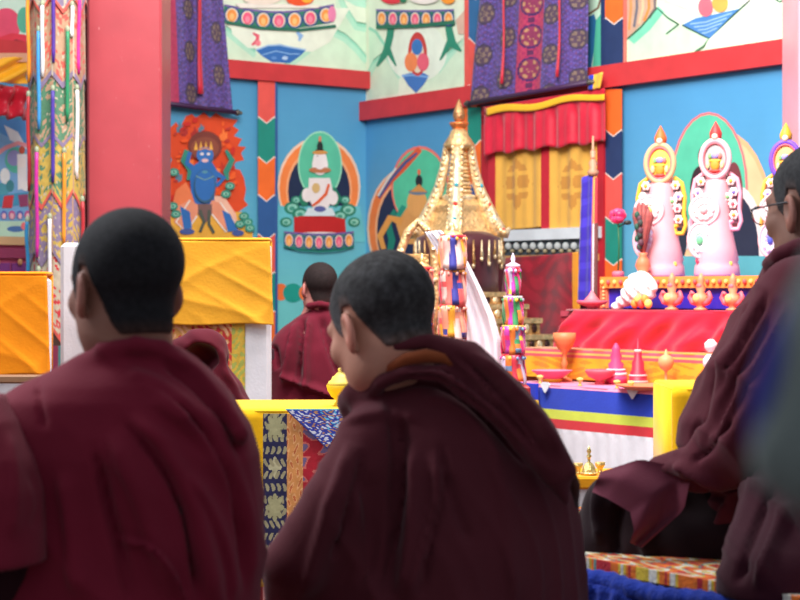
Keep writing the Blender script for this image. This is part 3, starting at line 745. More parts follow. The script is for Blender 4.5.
def hang_cover(name, on, n, c, label, centre, ribbons, knobs, off=.08, edge=None, cols=70, W_=60, H_=70, seed=0):
    """c: top left, top right, bottom right, bottom left in picture terms, laid on the wall plane"""
    TL, TR, BR, BL = [on(x, y, off) for x, y in c]
    base = (BL+BR)/2
    r = empty(name, base, label, 'wall hanging', 'purple brocade covers with red ribbons')
    f = lambda u, v: .008*math.sin(u*17+v*2)+.006*math.sin(u*31)
    sheet(TL, TR, BR, BL, cols, int(cols*1.2), lambda u, v: brocade(u, v, W_, H_, centre, seed, edge), f, .012).build('cloth', M_BROC, r, True)
    rod = MB(); d = (BR-BL).normalized(); rod.tube([BL-d*.02, BR+d*.02], .016, lin((62, 30, 70)), 10); rod.build('rod', M_TRIM, r, True)
    for s, P0 in ((-1, BL), (1, BR)):
        if (s == -1 and 'l' in knobs) or (s == 1 and 'r' in knobs):
            k = MB(); q = P0+d*s*.035
            k.ell(q, (.022, .022, .022), lin((90, 86, 80)), 12, 8); k.ell(q+d*s*.025, (.014, .014, .014), lin((120, 116, 105)), 10, 6); k.build('knob', M_GOLD, r, True)
    for x0, y0, x1, y1, wd in ribbons:
        m = MB(); a = on(x0, y0, off+.03); b = on(x1, y1, off+.03)
        pts = [a*(1-t)+b*t+n*(.006*math.sin(7*t)) for t in np.linspace(0, 1, 14)]
        ww = wd/F*a.y
        m.tube(pts, [ww*(.40+.25*max(0, t-.6)/.4) for t in np.linspace(0, 1, 14)], lin((206, 30, 58)), 8, .5)
        m.build('ribbon', M_SATIN, r, True)
    return r
hang_cover('thangka_cover', onL, NL, [(150, -30), (222, -22), (233, 112), (150, 101)], 'purple brocade cover with one red ribbon hanging above the blue guardian painting', None, [(199, -30, 200.5, 94, 6)], 'r', edge=.34, W_=54, H_=66, seed=1)
hang_cover('thangka_cover', onR, NR, [(483, -32), (586, -44), (586, 83), (471, 103)], 'purple brocade cover with magenta centre band hanging above the yellow curtained cabinet', (.41, .62), [(505, -30, 502, 84, 6), (561, -34, 557.5, 77, 6)], 'lr', W_=56, H_=68, cols=84, seed=2, off=.13)

# shrine cabinet with curtains on the back wall
e_ = Vector((.585, -.811, 0))
cab_c = 9.075
def abox(mb, pl, pr, z0, z1, c, d, col, off=0):
    a = onA(pl, 200, c, off); b = onA(pr, 200, c, off)
    pts = [Vector((a.x, a.y, z0)), Vector((b.x, b.y, z0)), Vector((b.x, b.y, z1)), Vector((a.x, a.y, z1))]
    mb.prism(pts, -NR*d, col)
def zc(px, py, c): return onA(px, py, c).z
def asheet(pts, c, nu, nv, cf, fold=None, th=.006, off=0): return sheet(*[onA(x, y, c, off) for x, y in pts], nu, nv, cf, fold, th)
zt = zc(540, 108, cab_c); zb = 0.0
cab = empty('shrine_cabinet', onA(545, 200, cab_c).xy.to_3d(), 'red framed shrine cabinet with yellow curtains behind the gilded stupa', 'cabinet')
m = MB(); DR = lin((176, 32, 46))
abox(m, 481.5, 488, 0, zt, cab_c, .045, DR); abox(m, 597, 603.5, 0, zt+.02, cab_c, .045, DR); abox(m, 481.5, 603.5, zt-.06, zt+.06, cab_c, .045, DR); m.build('frame', M_TRIM, cab)
m = MB(); abox(m, 487, 599, .1, zt, cab_c, .01, lin((90, 24, 36)), -.03); m.build('back_panel', M_TRIM, cab)
m = MB(); abox(m, 488, 598, zc(540, 240, cab_c), zc(540, 229, cab_c), cab_c, .06, lin((214, 222, 228)), .03); m.build('ledge', M_TRIM, cab)
m = MB(); abox(m, 488, 598, zc(540, 256, cab_c), zc(540, 240, cab_c), cab_c, .04, lin((66, 74, 82)), .0)
for i in range(13):
    x = 492+i*8.2; p = onA(x, 246, cab_c, .012)
    m.ell(p, (.022, .012, .024), lin((176, 184, 184)), 10, 6); m.ell(onA(x+4, 251, cab_c, .012), (.016, .012, .014), lin((150, 140, 110)), 8, 6)
abox(m, 488, 598, zc(540, 262, cab_c), zc(540, 255, cab_c), cab_c, .04, lin((196, 150, 90)), .01)
m.build('carved_band', M_TRIM, cab)
YC = (226, 172, 76)
def sil(u, v):
    # embossed auspicious knot woven in the curtain
    x = (u-.5)*2; y = (v-.45)*3.2
    k = (abs(x) < .62-.4*abs(y-.1) and abs(y) < .62 and (abs(math.sin(x*6))*abs(math.cos(y*5)) > .25)) or math.hypot(x*1.4, y-.75) < .26 or math.hypot(x*1.2, y+.65) < .2
    return (200, 140, 62) if k else YC
for i, (l, r_) in enumerate(((494, 541), (548, 598))):
    asheet([(l, 146), (r_, 141), (r_, 227), (l, 231)], cab_c, 48, 40, sil, lambda u, v: .006*math.sin(u*13+1)+.004*math.sin(u*29), .008, -.005).build('curtain', M_CLOTH, cab, True)
for q0, q1 in ((541, 549), (488, 495)):
    m = MB(); abox(m, q0, q1, zc(540, 232, cab_c), zt, cab_c, .03, lin((192, 25, 47)), .008); m.build('divider', M_CLOTH, cab)
def vf(u, v): return ((.014*math.sin(u*30+.8*math.sin(u*9))+.008*math.sin(u*71))*min(1, v*3), -.02*v*(.5+.5*math.sin(u*30+1.2)))
asheet([(484, 112), (604, 94), (604, 140), (484, 153)], cab_c, 110, 16, lambda u, v: (204, 26, 56), vf, .008, .05).build('valance', M_SATIN, cab, True)
asheet([(484, 107), (604, 88), (604, 97), (484, 114)], cab_c, 50, 3, lambda u, v: (190, 26, 50), None, .008, .06).build('valance_heading', M_CLOTH, cab, True)
asheet([(486, 108.5), (604, 92), (604, 98), (486, 116)], cab_c, 50, 3, lambda u, v: (246, 188, 36), lambda u, v: (.0, .012*math.sin(u*11)), .006, .07).build('yellow_braid', M_CLOTH, cab, True)
asheet([(588, 76), (603, 72), (600, 88), (588, 90)], cab_c, 8, 6, lambda u, v: (36, 60, 190) if u < .35 else (246, 186, 60), lambda u, v: .006*math.sin(u*9), .006, .075).build('corner_scarf', M_SATIN, cab, True)
def redbro(u, v):
    q = math.sin(u*19+3*math.sin(v*7))*math.sin(v*23+2*math.sin(u*11))
    if u > .93: return (228, 150, 40)
    return (166, 26, 48) if q > .1 else ((146, 22, 40) if q > -.5 else (126, 32, 46))
asheet([(505, 258), (580, 252), (580, 350), (500, 356)], cab_c, 60, 60, redbro, lambda u, v: .02*math.sin(u*8+v*2), .008, .06).build('red_brocade_front', M_SATIN, cab, True)

# scarves hanging at the far left
vl = empty('folded_valance', onL(0, 116, .5), 'red and yellow gathered valance hanging at the far left above a painting', 'valance')
def lw(pts, nu, nv, cf, f, off): return sheet(*[onL(x, y, off) for x, y in pts], nu, nv, cf, f, .008)
lw([(-60, 84), (29, 86), (28, 119), (-60, 114)], 50, 12, lambda u, v: (196, 24, 48), lambda u, v: (.03*math.sin(u*34+v*3)+.02*math.sin(v*9), -.01*math.sin(u*34)), .42).build('red_cloth', M_SATIN, vl, True)
lw([(-60, 55), (29, 58), (28, 84), (-60, 80)], 40, 12, lambda u, v: (248, 176, 22) if u > .66 or v < .4 else (120, 86, 150), lambda u, v: (.03*math.sin(u*17+v*9), 0), .44).build('yellow_scarf', M_SATIN, vl, True)
lw([(-60, 53), (29, 53), (29, 62), (-60, 62)], 6, 2, lambda u, v: (214, 160, 130), None, .43).build('heading_board', M_TRIM, vl, False)

# painted cabinet under the far left painting
pc = empty('painted_cabinet', onL(5, 400, .45), 'pink painted cabinet with purple panels behind the orange draped seat back', 'cabinet')
zt2 = onL(10, 240, .45).z
m = MB(); wb(m, onL, NL, -70, 31, 0, zt2, .05, .45, lin((196, 84, 124))); m.build('body', M_TRIM, pc)
m = MB(); wb(m, onL, NL, -72, 32, zt2-.03, zt2+.02, .05, .48, lin((214, 176, 130))); m.build('top', M_TRIM, pc)
m = MB(); wb(m, onL, NL, -72, 32, zt2-.11, zt2-.05, .45, .475, lin((150, 60, 96))); m.build('cornice', M_TRIM, pc)
for xl, xr in ((-14, 9), (11, 29)):
    m = MB(); wb(m, onL, NL, xl, xr, zt2-.42, zt2-.14, .45, .465, lin((128, 60, 134))); f_ = m.build('door', M_TRIM, pc)
    m = MB(); wb(m, onL, NL, xl+5, xr-5, zt2-.36, zt2-.19, .465, .475, lin((186, 66, 78))); m.ell(onL((xl+xr)/2, 262, .48), (.015, .012, .02), lin((214, 160, 110)), 8, 6); m.build('inset_panel', M_TRIM, f_)

# tall victory banner beside the column
bn_p = W(57, 700, 9.0); bn_p.z = 0.55
bn = empty('hanging_banner', bn_p, 'tall round banner of brocade tiers with coloured ribbon strips hanging left of the red column', 'banner')
R0 = 28.5/F*9.0
def zb_(py): return CZ+(HZ-py)/F*9.0
PAL = {'tan': (168, 132, 104), 'cream': (176, 164, 142), 'scroll': (190, 78, 66), 'green': (74, 118, 88), 'yellow': (178, 150, 66), 'grey': (122, 106, 132), 'red': (186, 40, 50)}
def tier(py0, py1, rad, base, acc, n, seed, point=16):
    m = MB(); vs = []; fs = []; cc = []; N_ = 120; NV = 34
    for j in range(NV+1):
        for i in range(N_+1):
            a = 2*PI*i/N_; t = j/NV; ph = (i/N_*n) % 1.0; tip = abs(ph-.5)*2
            yb = py1-point*tip; y = py0+(yb-py0)*t
            r = rad*(1+.03*math.sin(n*a)+.05*t)
            vs.append((bn_p.x+r*math.cos(a), bn_p.y+r*math.sin(a), zb_(y)))
    for j in range(NV):
        for i in range(N_):
            u = i/N_*2*PI*rad*100; v = j/NV*(py1-py0)*.5; ph = (i/N_*n) % 1.0
            q = math.sin(u*.9+2.2*math.sin(v*.45+seed)+seed)*math.sin(v*.62+1.8*math.sin(u*.5+seed))
            c = base if q < .25 else acc
            if .50 < q*q*1.1 < .58: c = 'cream'
            if j > NV-3: c = 'grey' if seed % 2 else 'scroll'
            col = PAL[c]
            if tip_band(ph): col = PAL['cream'] if seed < 3 else PAL['tan']
            fs.append((j*(N_+1)+i, j*(N_+1)+i+1, (j+1)*(N_+1)+i+1, (j+1)*(N_+1)+i)); cc.append(lin(col))
    m.add(vs, fs, cc); m.build('brocade_tier', M_BROC, bn, True)
def tip_band(ph): return ph < .035 or ph > .965
m = MB(); m.lathe((bn_p.x, bn_p.y, 0), [(R0*.86, zb_(345)), (R0*.88, zb_(100)), (R0*.88, zb_(-60))], lin((150, 130, 120)), 32); m.build('core', M_CLOTH, bn, True)
tier(-60, 18, R0*.97, 'grey', 'cream', 8, 2); tier(-20, 92, R0*.93, 'tan', 'scroll', 8, 1, 14); tier(70, 150, R0*.91, 'green', 'tan', 8, 3, 12); tier(118, 212, R0*.92, 'yellow', 'green', 8, 4, 18)
tier(190, 268, R0*.91, 'grey', 'yellow', 8, 5); tier(250, 345, R0*.90, 'cream', 'red', 8, 6)
rib = [(31.5, -10, 84, (240, 146, 26)), (44, 33, 132, (52, 142, 204)), (59, -30, 66, (74, 34, 142)), (72, 33, 124, (24, 132, 84)), (81.5, -30, 76, (212, 34, 138)), (32, 96, 192, (170, 26, 36)),
       (58.5, 92, 184, (66, 40, 146)), (42, 152, 258, (186, 30, 140)), (69, 153, 246, (236, 142, 28)), (80, 90, 180, (232, 226, 222)), (55.5, 218, 305, (224, 220, 222)), (29.5, 220, 276, (32, 122, 170)), (48, 8, 80, (226, 224, 222)), (76, 8, 40, (222, 220, 218)), (84, 200, 290, (180, 34, 44)), (44, 270, 340, (60, 130, 90)), (70, 262, 335, (190, 40, 50))]
for x, y0, y1, c in rib:
    xx = (x-400)/F*9.0-bn_p.x; xx = max(-R0*.96, min(R0*.96, xx)); yy = -math.sqrt(max(0, (R0*1.02)**2-xx*xx)); a = math.atan2(yy, xx)
    m = MB(); pts = [(bn_p.x+(R0*1.03+.004*math.sin(6*t))*math.cos(a), bn_p.y+(R0*1.03+.004*math.sin(6*t))*math.sin(a), zb_(y0+(y1-y0)*t)) for t in np.linspace(0, 1, 10)]
    m.tube(pts, [.0098]*9+[.007], lin(c), 8); rb = m.build('ribbon_strip', M_SATIN, bn, True)
    m = MB(); m.ell(pts[0], (.012, .012, .02), lin((150, 160, 130)), 8, 6); m.build('knot', M_SATIN, rb, True)

# ------------------------------------------------------------------ draped seats on the left
WHC = (224, 224, 230)
def seat(xl, xr, ytop, Y, label, cx0, cx1, cy1, ccol, clabel, brx, dep=.5):
    a = W(xl, ytop, Y); b = W(xr, ytop, Y); zt = a.z
    r = empty('throne_seat', (a.x*.5+b.x*.5, Y, 0), label, 'seat', 'cloth covered seat backs')
    m = MB(); m.box(((a.x+b.x)/2, Y, zt/2+.12), (b.x-a.x, .09, zt-.24), lin(WHC), 0, .015); m.build('backrest', M_CLOTH, r)
    m = MB(); m.box(((a.x+b.x)/2, Y+dep/2+.05, .3), (b.x-a.x, dep, .22), lin((150, 40, 50)), 0, .02); m.build('cushion', M_CLOTH, r)
    m = MB(); m.box(((a.x+b.x)/2, Y+dep/2, .1), (b.x-a.x+.04, dep+.12, .2), lin((122, 66, 44)), 0, .01); m.build('base', M_TRIM, r)
    if brx:
        c0, c1 = brx
        def bro(u, v):
            q = math.sin(u*40+2.4*math.sin(v*31))*math.sin(v*52+2.4*math.sin(u*27))
            if u > .86: return (206, 170, 60) if q > -.3 else (160, 170, 80)
            return (190, 44, 44) if q > .2+.5*math.sin(v*9)*math.sin(u*5) else ((204, 144, 72) if q > -.5 else (222, 170, 130))
        p0 = W(c0, cy1-10, Y-.05); p1 = W(c1, cy1-10, Y-.05)
        sheet(p0, p1, (p1.x, p1.y, .45), (p0.x, p0.y, .45), 80, 130, bro, lambda u, v: .004*math.sin(u*9), .006).build('brocade_panel', M_BROC, r, True)
    # the cloth over the backrest
    p0 = W(cx0, ytop+3, Y-.055); p1 = W(cx1, ytop+5, Y-.055); zb2 = W(cx0, cy1, Y-.055).z; t_ = zt+.008
    def ff(u, v):
        rd = lambda t: (1-abs(math.sin(t)))**3
        k = .5*rd(4*u-3.2*v+.5*math.sin(5*u))*.012+.6*rd(5*u+4.3*v+1.1+.6*math.sin(4*v))*.010+rd(11*u-9*v+2)*.005*math.sin(3*u+2)**2
        return (.008+k*min(1, v*2)+.003*math.sin(6*u), (-.015*u+.006*math.sin(9*u)) if v > .95 else 0)
    mb = sheet((p0.x, p0.y, t_), (p1.x, p1.y, t_-.004), (p1.x+.015, p1.y-.01, zb2-.004), (p0.x, p0.y-.01, zb2), 60, 50, lambda u, v: ccol, ff, .008)
    mb.box(((p0.x+p1.x)/2, Y, t_+.004), (p1.x-p0.x, .125, .014), lin(ccol), 0, .006)
    mb.box(((p0.x+p1.x)/2, Y+.058, (t_+zb2)/2), (p1.x-p0.x, .012, t_-zb2), lin(ccol), 0, .003)
    tag(mb.build('draped_cloth', M_CLOTH, None, True), clabel, 'cloth', 'yellow cloths over the seat backs')
    return r
seat(62, 271, 243, 7.0, 'white covered seat back with red and yellow brocade panel behind the leftmost person', 96, 270, 321, (226, 160, 38), 'golden yellow cloth draped over the white covered seat back at centre left', (150, 245))
seat(-90, 50, 277, 6.6, 'seat back at the left edge with white side under an orange yellow cloth', -92, 47, 371, (255, 150, 10), 'orange yellow cloth draped over the seat back at the left edge', None, .28)
m = MB(); m.box(((10-400)/F*6.45, 6.42, W(0, 379, 6.42).z), (.36, .06, .03), lin((150, 110, 80)), 0, .006); 
m.box(((-20-400)/F*6.45, 6.42, W(0, 379, 6.42).z/2), (.05, .05, W(0, 379, 6.42).z), lin((150, 110, 80)), 0, .006); m.box(((42-400)/F*6.45, 6.42, W(0, 379, 6.42).z/2-.005), (.05, .05, W(0, 379, 6.42).z-.01), lin((150, 110, 80)), 0, .006)
tag(m.build('wooden_rail', M_TRIM), 'pale wooden rail below the orange yellow cloth at left edge', 'rail')

# ------------------------------------------------------------------ front offering bench with yellow cloth and brocades
Yf = 5.6; zt3 = W(300, 411, Yf).z
bx0 = (200-400)/F*Yf; bx1 = (405-400)/F*Yf
r = empty('offering_bench', ((bx0+bx1)/2, Yf+.2, 0), 'low offering bench under yellow cloth between the two front people', 'bench')
m = MB(); m.box(((bx0+bx1)/2, Yf+.22, zt3-.03), (bx1-bx0-.01, .40, .03), lin((120, 50, 40)), 0, .004); m.build('top_board', M_TRIM, r)
for x in (bx0+.04, bx1-.04):
    for y in (.06, .38):
        m = MB(); m.box((x, Yf+y, (zt3-.04)/2), (.05, .05, zt3-.05), lin((120, 50, 40)), 0, .004); m.build('leg', M_TRIM, r)
YEL = (248, 190, 10)
mb = MB(); mb.box(((bx0+bx1)/2, Yf+.22, zt3), (bx1-bx0+.01, .46, .016), lin((250, 204, 40)), 0, .009)
sheet((bx0, Yf-.012, zt3), (bx1, Yf-.012, zt3), (bx1, Yf-.03, .18), (bx0, Yf-.03, .18), 60, 20, lambda u, v: YEL, lambda u, v: .010*math.sin(u*40)*v+.006*math.sin(u*13), .008, mb)
tag(mb.build('tablecloth', M_CLOTH, None, True), 'bright yellow cloth covering the offering bench between the two front people', 'tablecloth')
def navy(u, v):
    x = (u-.5)*10; y = v*48
    p = 11.5; k = int((y+2)//p); dy = (y+2) % p-p/2
    ang = math.atan2(dy, x); r_ = math.hypot(x*1.05, dy)
    if k % 2 == 0 and r_ < 3.6+.5*math.cos(8*ang): return (176, 172, 128) if r_ > 1.2 and math.cos(8*ang) > -.75 or r_ < 2.6 else (120, 112, 84)
    if abs(math.sin(x*1.3+.9*math.sin(y*1.1)))*abs(math.cos(y*.9)) > .52: return (166, 158, 122)
    if k % 2 == 1 and r_ < 2.2+.8*math.cos(4*ang): return (196, 190, 150)
    return (34, 34, 76)
def orng(u, v):
    q = math.sin(u*14+2*math.sin(v*30))*math.sin(v*44+u*3)
    return (222, 150, 84) if q > -.2 else (240, 180, 120) if q > -.6 else (206, 110, 60)
def redpat(u, v):
    q = math.sin(u*11+2*math.sin(v*26))*math.sin(v*38)
    return (186, 30, 48) if q > -.15 else (216, 110, 100) if q > -.5 else (120, 100, 140)
runner = empty('brocade_runner', W(290, 560, Yf-.06), 'patterned brocade runner hanging over the front of the yellow covered bench', 'brocade')
zbr = .2
for nm, xa_, xb_, fn, nu in (('navy_flower_panel', 263, 287, navy, 44), ('orange_panel', 287, 303, orng, 26), ('red_panel', 303, 345, redpat, 50)):
    pa = W(xa_, 410, Yf-.05); pb = W(xb_, 410, Yf-.05)
    sheet((pa.x, pa.y, zt3-.005), (pb.x, pb.y, zt3-.005), (pb.x, pb.y-.012, zbr), (pa.x, pa.y-.012, zbr), nu, 150, fn, None, .006).build(nm, M_BROC, runner)
def bluebro(u, v):
    q = math.sin(u*26+3*math.sin(v*19))*math.sin(v*24+3*math.sin(u*17)); 
    return (214, 214, 226) if q > .45 else ((96, 190, 226) if q > .2 and u > .5 else ((196, 140, 90) if q < -.6 else (44, 58, 160)))
# triangular blue brocade flap
m = MB(); A_, B_, C_ = W(285, 409, Yf-.07), W(352, 409, Yf-.07), W(327, 449, Yf-.08); n_ = 40; vs = []; ix = {}
for side in (0, 1):
    for i in range(n_+1):
        for j in range(n_+1-i):
            ix[(side, i, j)] = len(vs); u, v = i/n_, j/n_; vs.append(A_*(1-u-v)+B_*u+C_*v+Vector((0, .006*side, 0)))
fs = []; cc = []
for i in range(n_):
    for j in range(n_-i):
        u, v = (i+.3)/n_, (j+.3)/n_; c = lin(bluebro(u+v*.4, v)); 
        if j == 0 or i == 0 and v < 2: c = lin((90, 190, 220)) if j == 0 else lin((40, 50, 120))
        for side in (0, 1):
            fs.append((ix[(side, i, j)], ix[(side, i+1, j)], ix[(side, i, j+1)])); cc.append(c)
            if j < n_-i-1: fs.append((ix[(side, i+1, j)], ix[(side, i+1, j+1)], ix[(side, i, j+1)])); cc.append(c)
m.add(vs, fs, cc); tag(m.build('blue_flap', M_BROC, runner), 'blue flowered triangular flap')

# gilt lidded bowl on the bench
bp_ = W(341, 404, Yf+.12); bp_.z = zt3+.0085
r = empty('offering_bowl', bp_, 'yellow gilt bowl with stepped lid beside the face of the middle person', 'bowl')
G1 = lin((236, 200, 40)); G2 = lin((242, 214, 96))
k_ = .78
m = MB(); m.lathe(bp_, [(.030*k_, 0), (.028*k_, .008), (.018*k_, .016), (.040*k_, .03), (.056*k_, .05), (.060*k_, .066), (.057*k_, .068)], G1, 28); m.build('bowl', M_BUTTER, r, True)
m = MB(); m.lathe(bp_+Vector((0, 0, .066)), [(.060*k_, 0), (.052*k_, .008), (.050*k_, .012), (.040*k_, .016), (.036*k_, .026), (.026*k_, .030), (.020*k_, .036), (.010*k_, .044), (.014*k_, .05), (.004, .056)], G2, 28); m.build('lid', M_BUTTER, r, True)

# ------------------------------------------------------------------ heaped cloak on the seat behind the leftmost person
def cloak():
    Y = 6.3; sc = Y/F; zb = W(0, 452, Y).z
    r = empty('folded_cloak', W(215, 470, Y).xy.to_3d()+Vector((0, 0, zb)), 'maroon cloak heaped with hollow hood on the seat below the golden yellow cloth', 'cloak')
    P0 = np.array(W(200, 350, Y))
    def fn(P):
        q = (P-P0)/sc
        d = sel(q, (2, 0, -2), (27, 22, 24))
        d = smin(d, schain(q, [(-26, 4, -10), (-34, 4, -60), (-30, 4, -100)], [20, 30, 34]), 8)
        d = smin(d, schain(q, [(6, 2, -20), (24, 2, -44), (44, 4, -66), (52, 4, -100)], [20, 20, 14, 16]), 8)
        d = smin(d, scap(q, (0, 4, -50), (0, 4, -100), 34, 40), 8)
        d = smax(d, -sel(q, (3, -26, -8), (19, 40, 16)), 3)
        d = smin(d, schain(q, [(-22, -16, -2), (-12, -20, -8), (-8, -21, -20), (-14, -18, -32)], [3.5, 4.5, 4.5, 3]), 3)
        d = smin(d, schain(q, [(22, -12, -2), (28, -14, -24), (40, -10, -48), (56, -4, -64)], [3, 4, 4, 3]), 4)
        d = np.maximum(d, -102-q[:, 2])
        return (d+.5*np.sin(q[:, 0]*.25+q[:, 2]*.35))*sc
    V, Q = implicit(fn, P0-np.array([.30, .24, .38]), P0+np.array([.30, .24, .14]), .006)
    V = relax(V, Q, 1); organic('cloth', V, Q, (84, 15, 32), M_ROBE, r)
    m = MB(); m.box((P0[0], Y+.02, zb/2-.002), (.46, .34, zb-.006), lin((150, 40, 50)), 0, .02); tag(m.build('ottoman', M_CLOTH), 'low red seat under the heaped cloak with hollow hood', 'seat')
cloak()

# ------------------------------------------------------------------ the altar: steps set along the back wall
def astep(name, pl, pr, z0, z1, c, d, label, col):
    r = empty(name, onA((pl+pr)/2, 300, c, -d/2).xy.to_3d()+Vector((0, 0, z0)), label, 'altar step')
    m = MB(); abox(m, pl+1, pr, z0, z1-.03, c, d, lin(col), -.02); m.build('body', M_TRIM, r)
    m = MB(); abox(m, pl+.5, pr, z1-.03, z1-.004, c, d, lin(mix(col, (255, 255, 255), .15)), -.012); m.build('top_board', M_TRIM, r)
    return r
C1, C2, C3, C4 = 6.62, 7.02, 7.25, 7.52
Z1, Z2, Z3, Z4 = .665, .815, 1.0, 1.165
astep('altar_step', 508, 860, 0, Z1, C1, .30, 'lowest altar step under the blue edged white cloth', (150, 60, 60))
astep('altar_step', 523, 865, 0, Z2, C2, .165, 'second altar step behind the row of goblets under orange cloth', (200, 90, 60))
astep('altar_step', 560, 870, 0, Z3, C3, .20, 'third altar step under gathered red satin', (170, 40, 60))
r4 = astep('altar_step', 602, 880, 0, Z4, C4, .45, 'topmost altar step with blue front carrying the pink butter sculptures', (60, 40, 160))
# white cloth with blue, lime and red bands
def valc(u, v):
    if v < .025: return (246, 150, 180)
    if v < .17: return (36, 66, 190)
    if v < .235: return (206, 220, 80)
    if v < .30: return (206, 48, 58)
    return (222, 224, 232)
a0 = onA(508, 385, C1, .012); a1 = onA(860, 385, C1, .012)
def valf(u, v): return (.006*math.sin(u*9*8)*v+.008*math.sin(u*37+math.sin(u*23))*v+.002*math.sin(u*170)*(v > .3), 0)
mb = sheet((a0.x, a0.y, Z1), (a1.x, a1.y, Z1), (a1.x, a1.y, .02), (a0.x, a0.y, .02), 200, 60, lambda u, v: valc(u, v*1.0*.645/.5/1.29), valf, .008)
abox(mb, 508, 860, Z1-.003, Z1+.005, C1, .27, lin((244, 140, 180)), .012)
tc_ = mb.build('altar_cloth', M_CLOTH, None, True); tag(tc_, 'white altar cloth with blue, lime and red bands along the top of the lowest step', 'cloth')
for x, y in ((632, 393), (545, 387), (720, 398)):
    m = MB(); P0 = onA(x, y, C1, .03); sx, sz = .034, .022
    ee = Vector((.585, -.811, 0)); pts = [P0+ee*a*sx+Vector((0, 0, b*sz)) for a, b in ((-1, .5), (-.55, 1), (.55, 1), (1, .5), (.1, -1.2), (-.1, -1.2))]
    m.prism(pts, -NR*.004, lin((220, 226, 234))); m.build('jewel_applique', M_CLOTH, tc_)
# a second short cloth at the left end
a0 = onA(500, 385, C1, .03); a1 = onA(538, 385, C1, .03)
tag(sheet((a0.x, a0.y, Z1+.006), (a1.x, a1.y, Z1+.006), (a1.x, a1.y, Z1-.145), (a0.x, a0.y, Z1-.145), 16, 22, lambda u, v: (30, 50, 180) if v < .5 else (246, 196, 50) if v < .8 else (214, 60, 60), lambda u, v: .004*math.sin(u*9), .006).build('banded_cloth', M_CLOTH, None, True), 'short blue, yellow and red banded cloth over the left corner of the lowest altar step', 'cloth')
# orange cloth on the second step
def orc(u, v):
    if v < .10: return (240, 92, 110)
    if v < .17: return (250, 190, 90)
    if v < .26: return (236, 84, 96)
    q = math.sin(u*52+2*math.sin(v*8))*math.sin(v*17+2*math.sin(u*31)); return (250, 170, 28) if q > -.15 else (244, 140, 24)
a0 = onA(523, 385, C2, .01); a1 = onA(865, 385, C2, .01)
mb = sheet((a0.x, a0.y, Z2), (a1.x, a1.y, Z2), (a1.x, a1.y, Z1+.01), (a0.x, a0.y, Z1+.01), 220, 30, orc, lambda u, v: .005*math.sin(u*90)*v, .006)
abox(mb, 523, 865, Z2-.003, Z2+.004, C2, .165, lin((246, 150, 60)), .01)
tag(mb.build('orange_cloth', M_SATIN, None, True), 'orange and gold silk cloth with pink edge on the second altar step', 'cloth')
# red satin on the third step
def rsf(u, v):
    sw = math.sin(u*34+1.5*math.sin(u*11))
    return ((.016*sw+.010*math.sin(u*75+v*4)+.012*math.sin(u*20+v*5))*min(1, v*2.2)+.025*v, (-.02-.014*sw)*(v > .93)+.03*math.exp(-((u-0)/.03)**2)*0)
a0 = onA(574, 312, C3, .012); a1 = onA(870, 312, C3, .012); b0 = onA(553, 312, C3, .03)
mb = sheet((a0.x, a0.y, Z3), (a1.x, a1.y, Z3), (a1.x, a1.y, Z2+.012), (b0.x, b0.y, Z2+.012), 240, 26, lambda u, v: (205, 22, 56), rsf, .008)
abox(mb, 566, 870, Z3-.003, Z3+.006, C3, .19, lin((205, 22, 56)), .012)
tag(mb.build('red_satin_cloth', M_SATIN, None, True), 'gathered red satin cloth draped over the third altar step', 'cloth')
# topmost step front: blue silk with beaded gilt border
m = MB(); abox(m, 606, 880, Z3+.012, Z4-.05, C4, .01, lin((44, 26, 180)), .006); m.build('blue_front', M_SATIN, r4)
m = MB(); abox(m, 600, 880, Z4-.055, Z4, C4, .05, lin((250, 150, 70)), .03); abox(m, 600, 607, Z3+.01, Z4-.05, C4, .05, lin((240, 130, 90)), .02); m.build('gilt_border', M_BUTTER, r4)
m = MB()
for i in range(44):
    m.ell(onA(602+i*6.2, 280-.0*i, C4, .036).xy.to_3d()+Vector((0, 0, Z4-.027)), (.011, .009, .013), lin([(252, 200, 110), (238, 90, 90)][i % 2]), 8, 6)
for i in range(6): m.ell(onA(603.5, 280, C4, .03).xy.to_3d()+Vector((0, 0, Z3+.02+.018*i)), (.008, .007, .008), lin((250, 180, 120)), 8, 6)
m.build('bead_row', M_BUTTER, r4, True)

